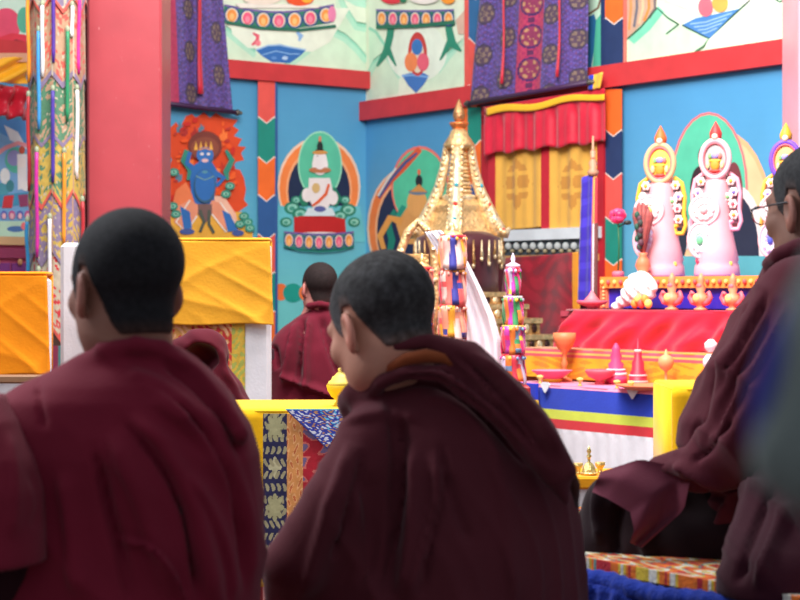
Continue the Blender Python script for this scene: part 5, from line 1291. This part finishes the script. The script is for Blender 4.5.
# ------------------------------------------------------------------ yellow cloth table near the monk at right, brass set
Yt = 5.9; zt5 = W(680, 388, Yt).z; xa, xb = (671-400)/F*Yt, (800-400)/F*Yt
r = empty('side_table', ((xa+xb)/2, Yt+.2, 0), 'low table under yellow cloth in front of the chest of the person with eyeglasses', 'table')
m = MB(); m.box(((xa+xb)/2, Yt+.2, zt5-.03), (xb-xa-.03, .36, .03), lin((120, 50, 40)), 0, .004); m.build('top', M_TRIM, r)
for x in (xa+.05, xb-.05):
    for y in (.06, .34): m = MB(); m.box((x, Yt+y, (zt5-.045)/2), (.045, .045, zt5-.045), lin((120, 50, 40)), 0, .004); m.build('leg', M_TRIM, r)
mb = MB(); mb.box(((xa+xb)/2, Yt+.2, zt5-.004), (xb-xa, .44, .02), lin((250, 200, 20)), 0, .009); mb.box((xa+.004, Yt+.2, (zt5+.25)/2), (.008, .43, zt5-.26), lin((250, 192, 6)))
sheet((xa, Yt-.022, zt5-.004), (xb, Yt-.022, zt5-.004), (xb, Yt-.03, .25), (xa, Yt-.03, .25), 30, 20, lambda u, v: (250, 192, 6), lambda u, v: .012*math.sin(u*14+1)*v+.004*math.sin(u*33), .008, mb)
tag(mb.build('tablecloth', M_CLOTH, None, True), 'bright yellow cloth hanging beside the chest of the person with eyeglasses', 'tablecloth')
Yb = 5.3; zb5 = W(590, 476, Yb).z; xa, xb = (556-400)/F*Yb, (642-400)/F*Yb
r = empty('low_shelf', ((xa+xb)/2, Yb+.1, 0), 'low shelf with orange edge holding brass bells behind the middle person', 'shelf')
m = MB(); m.box(((xa+xb)/2, Yb+.1, zb5-.018), (xb-xa, .26, .036), lin((250, 170, 20)), 0, .006); m.build('top', M_CLOTH, r)
m = MB(); m.box(((xa+xb)/2, Yb+.1, (zb5-.036)/2), (xb-xa-.02, .24, zb5-.036), lin((226, 222, 224))); m.build('body', M_CLOTH, r)
for i, (px, k_, lb) in enumerate(((589, 1.0, 'tall brass hand bell with pointed handle, middle of three on the low shelf'), (578, .55, 'small brass cup left of the tall brass bell'), (600, .55, 'small brass cup right of the tall brass bell'))):
    b = W(px, 300, Yb+.03*(i+1)); b.z = zb5; s = Yb/F
    prof = [(8, 0), (7.4, 4), (5.6, 9), (3.4, 12), (1.4, 13), (1.6, 17), (2.8, 19), (1.2, 21), (2.4, 24), (.5, 29)] if i == 0 else [(6, 0), (4, 3), (5, 8), (9, 14), (9.6, 20), (8, 20)]
    r = empty('brass_bell' if i == 0 else 'brass_cup', b, lb, 'bell' if i == 0 else 'cup', None if i == 0 else 'small brass cups on the low shelf')
    m = MB(); m.lathe(b, [(a*k_*s, z*k_*s) for a, z in prof], lin((232, 206, 130)), 20); m.build('body', M_GOLD, r, True)
    if i == 0: m = MB(); m.lathe(b, [(8.6*s, 1*s), (9*s, 2*s), (8.2*s, 3*s)], lin((244, 224, 160)), 20); m.build('rim', M_GOLD, r, True)

# ------------------------------------------------------------------ monks
def robe_mesh(root, fn, lo, hi, h, col, fl, name='robe', rel=2, colfn=None, wrinkle=.0035, drape=None):
    V, Q = implicit(fn, np.array(lo), np.array(hi), h)
    V = polish(fn, V, 1); V = relax(V, Q, rel)
    N = vnormals(V, Q)
    if np.mean(np.sum(N*(V-V.mean(0)), 1)) < 0: N = -N; Q = Q[:, ::-1]
    V = V+N*(wrinkle*noise3(V, 14, 11)+wrinkle*.35*noise3(V, 45, 4))[:, None]
    V = folds(V, N, [(p, w_, a_*1.5) for p, w_, a_ in fl])
    if drape:
        dirv, freq, amp = drape
        wv = noise3(V, 5, 21)*2.2+noise3(V, 11, 8)*.8
        ph = (V@np.array(dirv))*freq+wv
        rid = (1-np.abs(np.sin(ph)))**2*np.clip(.35+noise3(V, 6, 31)*2.2, 0, 1)
        rid2 = (1-np.abs(np.sin(ph*2.3+1+noise3(V, 9, 17)*2)))**2*np.clip(noise3(V, 8, 41)*2.2, 0, 1)
        N = vnormals(V, Q)
        if np.mean(np.sum(N*(V-V.mean(0)), 1)) < 0: N = -N
        V = V+N*(amp*(rid+.5*rid2))[:, None]
    return organic(name, V, Q, col, M_ROBE, root, colfn)
ROBE = (112, 22, 44); ROBE2 = (104, 30, 46)

# --- monk seen from behind at the left
Y1 = 2.65
m1 = empty('person', W(125, 700, Y1).xy.to_3d()+Vector((0, 0, .44)), 'person in maroon robe seen from behind at the left edge, black cropped hair', 'person', 'seated people in maroon robes')
T1 = rows_px([(352, 108, 158, .0, .045), (372, 78, 185, .0, .06), (400, 30, 215, .01, .09), (440, 5, 232, .02, .11), (520, 0, 238, .02, .12), (640, 10, 232, .02, .12), (735, 0, 245, .03, .13)], Y1)
make_head(m1, 125, 288, Y1-.0, .97, 219, 6, 0, lambda P: loft(P, T1, 2.1)+.012, (-.62, 2.4, .46), (-.15, 2.95, 1.30), (158, 110, 92), (32, 31, 34), HL_YOUNG, W(130, 372, Y1+.02), grey=.03)
R1 = rows_px([(341, 106, 166, .02, .050), (349, 92, 182, .015, .062), (358, 74, 196, .01, .075), (370, 52, 210, .01, .09), (384, 20, 224, .01, .11), (400, -6, 236, .01, .125), (425, -30, 250, .02, .145), (455, -36, 259, .02, .155), (500, -36, 263, .03, .165), (560, -34, 260, .03, .17), (620, -36, 258, .03, .18), (690, -60, 262, .02, .22), (742, -75, 262, .0, .25)], Y1)
w1 = lambda px, py, d: np.array(W(px, py, Y1+d))
def robe1(P):
    d = loft(P, R1, 2.15)
    # rolled collar of the shawl around the neck, left open at the front
    col = [w1(84, 366, -.02), w1(104, 351, -.055), w1(134, 345, -.07), w1(162, 348, -.055), w1(188, 366, -.02), w1(214, 392, -.03), w1(240, 432, -.06)]
    d = smin(d, schain(P, col, [.012, .013, .014, .014, .016, .015, .010]), .02)
    neck = scap(P, w1(132, 300, .0), w1(134, 366, .01), .058, .060)
    d = smax(d, -neck, .006)
    knees = np.minimum(scap(P, w1(0, 712, .10), w1(60, 712, .42), .13, .09), scap(P, w1(195, 712, .10), w1(160, 712, .42), .11, .09))
    d = smin(d, knees, .05)
    return np.maximum(d, .445-P[:, 2])
F1 = [([(120, 420), (150, 450), (175, 495), (190, 545), (198, 600)], 3, -.009), ([(162, 398), (200, 425), (232, 480), (246, 560)], 3, -.008), ([(90, 440), (105, 500), (125, 570)], 3.5, -.008), ([(112, 536), (150, 540), (176, 570), (188, 608)], 3, -.008), ([(128, 415), (160, 450), (188, 500), (205, 560), (212, 610)], 9, .012), ([(150, 400), (190, 425), (225, 470), (246, 530), (252, 600)], 8, .011), ([(108, 430), (130, 480), (150, 540), (170, 600)], 11, .010),
      ([(140, 432), (168, 470), (186, 520), (196, 590)], 5, -.008), ([(170, 405), (205, 440), (236, 500), (244, 590)], 4, -.008), ([(60, 470), (68, 520), (78, 600)], 9, .009), ([(115, 540), (150, 545), (172, 575), (190, 612)], 5, .009), ([(165, 352), (196, 372), (226, 408), (246, 448)], 5, .006), ([(160, 362), (192, 384), (222, 424), (240, 460)], 4, -.010),
      ([(37, 372), (38, 400), (44, 430)], 3, -.005), ([(100, 450), (104, 500), (120, 560), (130, 610)], 6, -.008), ([(185, 470), (215, 520), (228, 560), (232, 610)], 6, .007), ([(128, 375), (160, 384), (190, 410)], 5, .005)]
robe_mesh(m1, robe1, (-.80, 2.25, .43), (-.10, 3.20, 1.06), .0065, (122, 27, 48), F1, drape=((.75, .1, .62), 28, .013))
S1 = rows_px([(392, -40, 12, -.05, .06), (415, -52, 32, -.09, .085), (450, -58, 52, -.11, .10), (480, -60, 62, -.12, .105), (548, -62, 66, -.13, .11)], Y1)
def sleeve1(P):
    d = loft(P, S1, 2.3); inner = loft(P-np.array([0, 0, -.012]), S1, 2.3)+.009
    return smax(d, -inner, .003)
robe_mesh(m1, sleeve1, (-.72, 2.30, .70), (-.42, 2.78, .98), 
 .006, (122, 28, 48), [([(22, 405), (40, 440), (52, 490), (50, 545)], 6, .006), ([(30, 470), (42, 500), (34, 530)], 8, -.006), ([(8, 430), (14, 480), (8, 540)], 7, .006)], 'sleeve')
m = MB(); m.tube([W(5, 440, Y1-.06), W(4, 560, Y1-.09), W(20, 640, Y1-.04), W(60, 690, Y1+.16)], [.06, .055, .05, .035], lin((46, 16, 24)), 18); m.build('shaded_undersleeve', M_ROBE, m1, True)  # dark fabric, with the shadow below the sleeve put into its colour

# --- monk in the middle, head bowed to the left
Y2 = 3.0
m2 = empty('person', W(430, 700, Y2).xy.to_3d()+Vector((0, 0, .40)), 'person in dark maroon robe at the centre with bowed grey cropped head turned left', 'person', 'seated people in maroon robes')
T2 = rows_px([(372, 386, 430, .02, .04), (392, 388, 480, .03, .06), (430, 372, 520, .03, .10), (500, 340, 540, .03, .13), (600, 300, 560, .03, .14), (690, 290, 570, .04, .15)], Y2)
make_head(m2, 382, 327, Y2-.01, 1.02, 222, 24, 0, lambda P: loft(P, T2, 2.1)+.014, (-.22, 2.75, .42), (.32, 3.30, 1.22), (206, 148, 124), (50, 48, 48), HL_OLD, W(410, 392, Y2+.06), grey=.9)
R2 = rows_px([(338, 414, 450, .03, .035), (346, 396, 470, .03, .055), (357, 380, 484, .03, .07), (373, 372, 498, .03, .09), (392, 364, 516, .03, .11), (412, 357, 534, .03, .13), (435, 344, 550, .03, .145), (465, 326, 566, .03, .16), (500, 306, 576, .03, .17), (540, 288, 582, .03, .18), (600, 284, 590, .03, .19), (660, 288, 602, .03, .20), (698, 292, 606, .02, .22)], Y2)
w2 = lambda px, py, d: np.array(W(px, py, Y2+d))
def robe2(P):
    d = loft(P, R2, 2.15)
    # bent left arm under the robe
    arm = schain(P, [w2(374, 440, -.05), w2(340, 500, -.10), w2(303, 560, -.10), w2(308, 640, .1)], [.058, .058, .060, .05])
    d = smin(d, arm, .03)
    # twisted shawl roll over the shoulder, falling down the right side
    roll = schain(P, [w2(366, 390, .02), w2(374, 364, -.05), w2(398, 346, -.088), w2(430, 341, -.092), w2(468, 360, -.095), w2(504, 400, -.115), w2(535, 440, -.13), w2(556, 474, -.13), w2(566, 502, -.12)], [.018, .018, .012, .013, .030, .036, .034, .026, .008])
    d = smin(d, roll, .012)
    roll2 = schain(P, [w2(362, 402, -.01), w2(380, 382, -.075), w2(410, 372, -.105), w2(445, 374, -.115), w2(490, 408, -.135), w2(520, 440, -.14)], [.016, .014, .013, .015, .015, .008])
    d = smin(d, roll2, .009)
    d = smin(d, schain(P, [w2(368, 376, -.03), w2(358, 392, -.01), w2(352, 404, .05), w2(360, 404, .13)], [.018, .022, .024, .022]), .02)
    neck = schain(P, [w2(388, 300, -.01), w2(398, 356, .02), w2(402, 378, .03)], [.060, .062, .058])
    d = smax(d, -neck, .006)
    knees = np.minimum(scap(P, w2(330, 690, .10), w2(370, 690, .42), .10, .09), scap(P, w2(570, 690, .06), w2(490, 690, .42), .12, .09))
    d = smin(d, knees, .05)
    return np.maximum(d, .405-P[:, 2])
F2 = [([(400, 408), (404, 450), (400, 500), (390, 560)], 3, -.012), ([(440, 440), (446, 490), (430, 540), (420, 600)], 3, -.010), ([(364, 450), (352, 500), (330, 560)], 4, -.010), ([(470, 368), (505, 402), (535, 446)], 2.5, -.008), ([(400, 372), (430, 362), (465, 378), (505, 418), (540, 462)], 4, -.012), ([(388, 392), (425, 378), (465, 398), (502, 436), (530, 470)], 5, -.009), ([(470, 352), (505, 380), (540, 424), (562, 462)], 3.5, .008), ([(450, 352), (490, 382), (524, 420), (552, 470)], 3.5, -.009),
      ([(352, 440), (334, 490), (318, 540), (300, 600)], 9, .010), ([(388, 400), (396, 450), (392, 520), (382, 600)], 8, -.014), ([(404, 440), (412, 480), (408, 540), (398, 600)], 8, .012), ([(432, 450), (438, 500), (418, 560), (404, 606)], 7, .010), ([(445, 470), (450, 500), (470, 545)], 4, -.006), ([(340, 424), (380, 414), (420, 420)], 6, .006),
      ([(560, 440), (572, 470), (580, 520), (586, 600)], 5, .006), ([(480, 430), (500, 480), (510, 560), (516, 606)], 10, .005), ([(362, 470), (372, 520), (362, 590)], 10, -.010), ([(420, 398), (450, 402), (480, 430), (500, 470)], 5, .006), ([(376, 372), (400, 356), (430, 356)], 3, -.006)]
robe_mesh(m2, robe2, (-.30, 2.72, .39), (.40, 3.55, 1.04), .0065, (90, 36, 45), F2, drape=((.95, .1, .25), 26, .013))
m = MB(); m.tube([W(382, 380, Y2-.060), W(393, 367, Y2-.085), W(408, 359, Y2-.098), W(426, 356, Y2-.102), W(444, 358, Y2-.104), W(460, 370, Y2-.106)], [.003, .011, .014, .015, .013, .003], lin((150, 76, 42)), 14, .8); o = m.build('orange_collar', M_ROBE, m2, True); o['label'] = 'orange brown inner collar'
m = MB(); m.tube([W(548, 426, Y2-.11), W(566, 458, Y2-.12), W(575, 486, Y2-.10), W(577, 506, Y2-.06)], [.003, .008, .009, .003], lin((86, 50, 44)), 10); m.build('shawl_fringe', M_ROBE, m2, True)

# --- monk at the right in profile, wearing eyeglasses
Y3 = 3.45
m3 = empty('person', W(780, 566, Y3).xy.to_3d()+Vector((0, 0, .588)), 'person with eyeglasses in maroon robe sitting cross legged at the right edge', 'person', 'seated people in maroon robes')
zs3 = .588
T3 = rows_px([(262, 770, 850, .0, .06), (300, 755, 900, .0, .13), (380, 740, 930, .0, .16), (480, 730, 930, .0, .16), (568, 700, 930, .0, .18)], Y3)
L2W3 = make_head(m3, 817, 209, Y3, 1.06, 216, 7, 0, lambda P: loft(P, T3, 2.1)+.02, (.62, 3.1, zs3), (1.12, 3.75, 1.46), (150, 108, 92), (52, 52, 54), HL_OLD, W(822, 285, Y3+.03), grey=.35, glasses=True)
R3_ = rows_px([(236, 790, 838, .04, .05), (248, 778, 856, .03, .075), (262, 768, 880, .02, .10), (280, 758, 905, .0, .14), (305, 742, 930, .0, .165), (335, 724, 945, .0, .18), (360, 710, 950, .0, .185), (392, 694, 955, .0, .19), (420, 679, 955, .0, .19), (445, 675, 955, .0, .19), (470, 690, 950, .0, .20), (520, 690, 950, .0, .21), (590, 690, 950, .0, .22)], Y3)
w3 = lambda px, py, d: np.array(W(px, py, Y3+d))
def robe3(P):
    d = loft(P, R3_, 2.2)
    # near arm: sleeve from the shoulder to the lap
    d = smin(d, schain(P, [w3(800, 300, -.15), w3(765, 370, -.20), w3(745, 440, -.20), w3(700, 468, -.15), w3(662, 470, -.08)], [.080, .082, .072, .048, .030]), .025)
    # collar roll
    d = smin(d, schain(P, [w3(768, 264, -.02), w3(778, 256, -.08), w3(800, 248, -.09), w3(840, 244, -.07)], [.014, .018, .020, .020]), .012)
    neck = schain(P, [w3(816, 200, .0), w3(822, 262, .02)], [.060, .064])
    d = smax(d, -neck, .006)
    # robe skirt hanging over the near side
    return np.maximum(d, zs3-P[:, 2])
F3 = [([(770, 290), (742, 340), (724, 372), (712, 400)], 3, -.012), ([(790, 300), (760, 352), (734, 400), (716, 440)], 3, .010), ([(735, 420), (712, 446), (690, 462)], 3, -.010), ([(760, 285), (735, 335), (716, 370), (700, 400)], 6, .010), ([(775, 300), (752, 345), (728, 385), (708, 430), (700, 458)], 7, -.013), ([(800, 300), (775, 360), (745, 410), (722, 450)], 8, .012), ([(722, 352), (700, 390), (686, 412)], 4, .009), ([(690, 408), (676, 435), (674, 456)], 4, .012), ([(700, 418), (690, 440), (700, 460)], 4, -.010),
      ([(604, 474), (640, 464), (670, 470), (690, 485)], 6, .008), ([(668, 462), (700, 478), (730, 490), (760, 492)], 4, .012), ([(664, 474), (700, 494), (735, 505)], 4, -.012), ([(680, 484), (664, 508), (640, 540), (628, 548)], 5, .012), ([(672, 500), (650, 530), (634, 556)], 5, -.010), ([(620, 480), (608, 505), (606, 545)], 6, -.008), ([(640, 490), (660, 520), (700, 520)], 6, .008),
      ([(740, 480), (722, 520), (706, 560)], 6, .014), ([(752, 490), (740, 530), (728, 570)], 4, -.012), ([(770, 500), (755, 540), (748, 570)], 5, .012), ([(790, 330), (770, 400), (765, 470)], 7, -.010)]
robe_mesh(m3, robe3, (.36, 2.95, zs3-.02), (1.20, 3.90, 1.27), .007, (88, 32, 44), F3, drape=((.85, .1, .5), 26, .013))
def legs3(P):
    d = schain(P, [w3(780, 520, .02), w3(660, 505, -.02), w3(616, 506, .0), w3(606, 535, .03)], [.11, .070, .064, .062])
    d = smin(d, schain(P, [w3(790, 540, .2), w3(690, 530, .26), w3(650, 540, .1)], [.11, .075, .06]), .04)
    d = smin(d, scap(P, w3(604, 545, -.02), w3(760, 545, -.10), .050, .085), .03)
    return np.maximum(d, zs3-P[:, 2])
robe_mesh(m3, legs3, (.30, 2.95, zs3-.02), (1.0, 3.95, .90), .007, (34, 16, 22), [([(604, 474), (594, 500), (598, 545)], 5, .010), ([(620, 500), (612, 530), (616, 556)], 5, -.012), ([(650, 520), (640, 540), (650, 560)], 6, .010)], 'under_robe', drape=((.9, .1, .3), 34, .010))
def skirt3(P):
    d = schain(P, [w3(800, 470, -.20), w3(785, 520, -.32), w3(778, 590, -.42)], [.07, .085, .105])
    d = smin(d, schain(P, [w3(860, 450, -.15), w3(860, 520, -.30), w3(860, 590, -.42)], [.10, .12, .13]), .03)
    return np.maximum(d, zs3-P[:, 2])
robe_mesh(m3, skirt3, (.40, 2.70, zs3-.02), (1.15, 3.60, 1.0), .007, (60, 18, 32), [([(760, 470), (735, 520), (716, 570)], 5, .012), ([(775, 480), (752, 530), (735, 585)], 5, -.014), ([(790, 500), (770, 540), (755, 590)], 5, .012)], 'skirt_fold', drape=((.9, .1, .45), 40, .016))
# loose hem of the robe folded over the near knee
hem = [(598, 478), (618, 466), (648, 464), (668, 478), (676, 496), (668, 512), (650, 534), (634, 548), (628, 540), (634, 520), (636, 504), (612, 500), (597, 494)]
def hem_():
    m = MB(); n = 14; vs = []; fs = []
    L_ = [(592, 492), (606, 498), (630, 512), (634, 530), (630, 543)]; R_ = [(600, 472), (640, 459), (692, 470), (684, 510), (642, 548)]
    def ev(C, t): t *= len(C)-1; i = min(int(t), len(C)-2); f = t-i; return C[i][0]*(1-f)+C[i+1][0]*f, C[i][1]*(1-f)+C[i+1][1]*f
    N_ = 26
    for side in (0, 1):
        for j in range(N_+1):
            for i in range(n+1):
                u, v = i/n, j/N_; a, b = ev(L_, v), ev(R_, v); x = a[0]*(1-u)+b[0]*u; y = a[1]*(1-u)+b[1]*u
                p = W(x, y, Y3-.095-.045*math.sin(v*PI*.9)-.035*v+.010*math.sin(u*7+v*5)+side*.006); vs.append(p)
    q = (n+1)*(N_+1)
    for j in range(N_):
        for i in range(n):
            a = j*(n+1)+i; fs.append((a, a+n+1, a+n+2, a+1)); fs.append((q+a, q+a+1, q+a+n+2, q+a+n+1))
    m.add(vs, fs, lin((108, 48, 64))); o = m.build('robe_hem', M_ROBE, m3, True)
hem_()

# --- monk far back at the centre left
Y4 = 8.4
m4 = empty('person', W(305, 300, Y4).xy.to_3d()+Vector((0, 0, .34)), 'person in crimson maroon robe seen from behind far back at the blue wall', 'person', 'seated people in maroon robes')
T4 = rows_px([(306, 308, 328, 0, .04), (320, 290, 350, 0, .08), (360, 280, 360, 0, .11), (450, 280, 360, 0, .12)], Y4)
make_head(m4, 319, 288, Y4, 1.0, 205, 4, 0, lambda P: loft(P, T4, 2.1)+.012, (-.62, 8.1, .36), (-.12, 8.7, 1.26), (170, 112, 104), (34, 24, 24), HL_YOUNG, W(319, 318, Y4+.02), h=.006, grey=.03)
R4 = rows_px([(303, 311, 334, .01, .055), (309, 306, 342, .01, .075), (316, 298, 350, .0, .09), (326, 284, 356, .0, .11), (336, 274, 362, .0, .13), (350, 268, 366, .0, .15), (370, 267, 368, .0, .155), (400, 268, 370, .0, .16), (440, 262, 374, .0, .2), (452, 255, 380, .0, .24)], Y4)
w4 = lambda px, py, d: np.array(W(px, py, Y4+d))
def robe4(P):
    d = loft(P, R4, 2.2)
    d = smin(d, schain(P, [w4(308, 306, -.06), w4(320, 304, -.085), w4(332, 306, -.06)], [.016, .018, .016]), .012)
    d = smax(d, -scap(P, w4(319, 290, 0), w4(320, 312, .01), .055, .058), .006)
    return np.maximum(d, .345-P[:, 2])
F4 = [([(296, 322), (292, 340), (286, 370), (284, 385)], 3, .03), ([(302, 318), (300, 350), (296, 385)], 2.5, -.035), ([(310, 316), (304, 350), (306, 378), (302, 392)], 3, .035), ([(320, 316), (326, 345), (340, 380)], 3, -.025), ([(280, 376), (300, 384), (330, 396), (345, 402)], 2.5, .028), ([(272, 345), (276, 370)], 2.5, -.03), ([(334, 320), (342, 350), (352, 380)], 3, .02)]
robe_mesh(m4, robe4, (-.74, 8.1, .33), (-.04, 8.75, 1.06), .012, (94, 18, 36), F4, rel=1, wrinkle=.006)
m = MB(); m.box((W(272, 350, Y4-.12).x, Y4-.14, W(272, 353, Y4).z), (.02, .03, .05), lin((60, 30, 40)), .3, .004); m.build('arm_opening', M_ROBE, m4)
cs = MB(); cs.box((m4.location.x+.05, Y4, .17), (.62, .6, .34), lin((150, 50, 60)), 0, .03); tag(cs.build('floor_cushion', M_CLOTH), 'thick red floor cushion under the person far back at the blue wall', 'cushion')

# ------------------------------------------------------------------ what the front people sit on
x0, x1 = W(-60, 0, Y1).x-.1, .30
m = MB(); m.box(((x0+x1)/2, 2.92, .15), (x1-x0, .95, .30), lin((120, 60, 44)), 0, .01); tag(m.build('seating_platform', M_TRIM), 'low wooden platform below the two front people', 'platform')
for (xc, yc, w_, d_, zt_, lb) in ((W(100, 0, Y1).x, Y1+.17, .47, .62, .435, 'red seat cushion under the person at the left edge'), (W(440, 0, Y2).x, Y2+.12, .47, .60, .395, 'red seat cushion under the person at the centre')):
    m = MB(); m.box((xc, yc, .30+(zt_-.30)/2), (w_, d_, zt_-.302), lin((140, 40, 50)), 0, .025); tag(m.build('seat_cushion', M_CLOTH), lb, 'cushion')
# rug covered bench with blue cloth below the monk at right
def rugc(u, v):
    x, y = u*230+6*math.sin(v*70), v*150+5*math.sin(u*60)
    k = math.sin(x*.35+1.3*math.sin(y*.25)); q = math.sin(y*.45+x*.12)
    if k > .78: return (226, 222, 206)
    if k > .45: return (222, 190, 60)
    if k < -.85: return (196, 44, 52)
    if q > .88: return (90, 150, 140)
    return (238, 120, 36)
BA, BB, BC, BD = Vector((.344, 3.32, 0)), Vector((.92, 2.50, 0)), Vector((1.3, 4.1, 0)), Vector((.40, 4.1, 0))
UPz = lambda z: Vector((0, 0, z))
m = MB(); m.prism([p+UPz(.0) for p in (BA+Vector((.02, .03, 0)), BB+Vector((-.02, .04, 0)), BC, BD+Vector((.02, 0, 0)))], (0, 0, zs3-.03), lin((110, 60, 44))); tag(m.build('bench', M_TRIM), 'wooden bench under the rug of the person with eyeglasses', 'bench')
mb = sheet(BD+UPz(zs3-.004), BC+UPz(zs3-.004), BB+UPz(zs3-.004), BA+UPz(zs3-.004), 150, 120, rugc, None, .022)
tag(mb.build('patterned_rug', M_FLUFF), 'orange, yellow and white patterned rug under the person with eyeglasses', 'rug')
def bluef(u, v): return (.012*(1-abs(math.sin(u*40+2*math.sin(v*5))))**2+.006*math.sin(u*21)+.003*math.sin(u*190+v*9), .0)
ed = (BB-BA).normalized(); eo = Vector((ed.y, -ed.x, 0))
p0 = BA+eo*.03+UPz(zs3-.02)-ed*.03; p1 = BB+eo*.03+UPz(zs3-.02)
mb = sheet(p0, p1, p1-UPz(.45)+eo*.03, p0-UPz(.45)+eo*.03, 200, 30, lambda u, v: (24, 50, 150), bluef, .02)
mb.tube([BA+(BB-BA)*t+eo*(.016+.003*math.sin(t*60))+UPz(zs3-.018+.004*math.sin(t*23)) for t in np.linspace(-.02, 1, 120)], [.018+.0015*math.sin(k*1.7) for k in range(120)], lin((26, 54, 158)), 10)
tag(mb.build('blue_throw', M_FLUFF, None, True), 'dark blue fluffy throw hanging over the near edge of the patterned rug', 'throw')

# ------------------------------------------------------------------ elbow of someone close to the camera at the right
Y5 = .56
m5 = empty('person', (.60, .60, 0), 'blurred elbow in grey green sleeve with blue edge close to the camera at right', 'person')
w5 = lambda px, py, d: np.array(W(px, py, Y5+d))
def near(P):
    d = schain(P, [w5(815, 452, .0), w5(875, 330, .0), w5(960, 180, .02), np.array([.33, .60, 1.16])], [.018, .030, .034, .036])
    d = smin(d, schain(P, [w5(818, 450, .0), np.array([.28, .57, 1.02]), np.array([.44, .60, 1.12])], [.020, .034, .05]), .012)
    d = smin(d, sel(P, (.60, .62, .95), (.17, .12, .42)), .06)
    d = smin(d, scap(P, np.array([.60, .62, .5]), np.array([.60, .62, .02]), .13, .10), .05)
    d = smin(d, sel(P, (.60, .60, 1.52), (.075, .095, .12)), .03); d = smin(d, scap(P, np.array([.60, .62, 1.3]), np.array([.60, .61, 1.5]), .055), .03)
    return d
V, Q = implicit(near, np.array([.06, .40, .01]), np.array([.82, .80, 1.68]), .010)
V = relax(V, Q, 1)
def nc(V):
    c = np.tile(np.array(lin((112, 122, 118))), (len(V), 1))
    hd = V[:, 2] > 1.40; c[hd] = lin((170, 120, 100)); return c
organic('body', V, Q, (120, 130, 130), M_CLOTH, m5, nc)
m = MB(); m.tube([W(786, 480, Y5-.0), W(768, 440, Y5), W(772, 395, Y5), W(788, 345, Y5), W(812, 290, Y5)], [.003, .006, .007, .007, .005], lin((48, 50, 140)), 10); m.build('blue_cuff', M_CLOTH, m5, True)
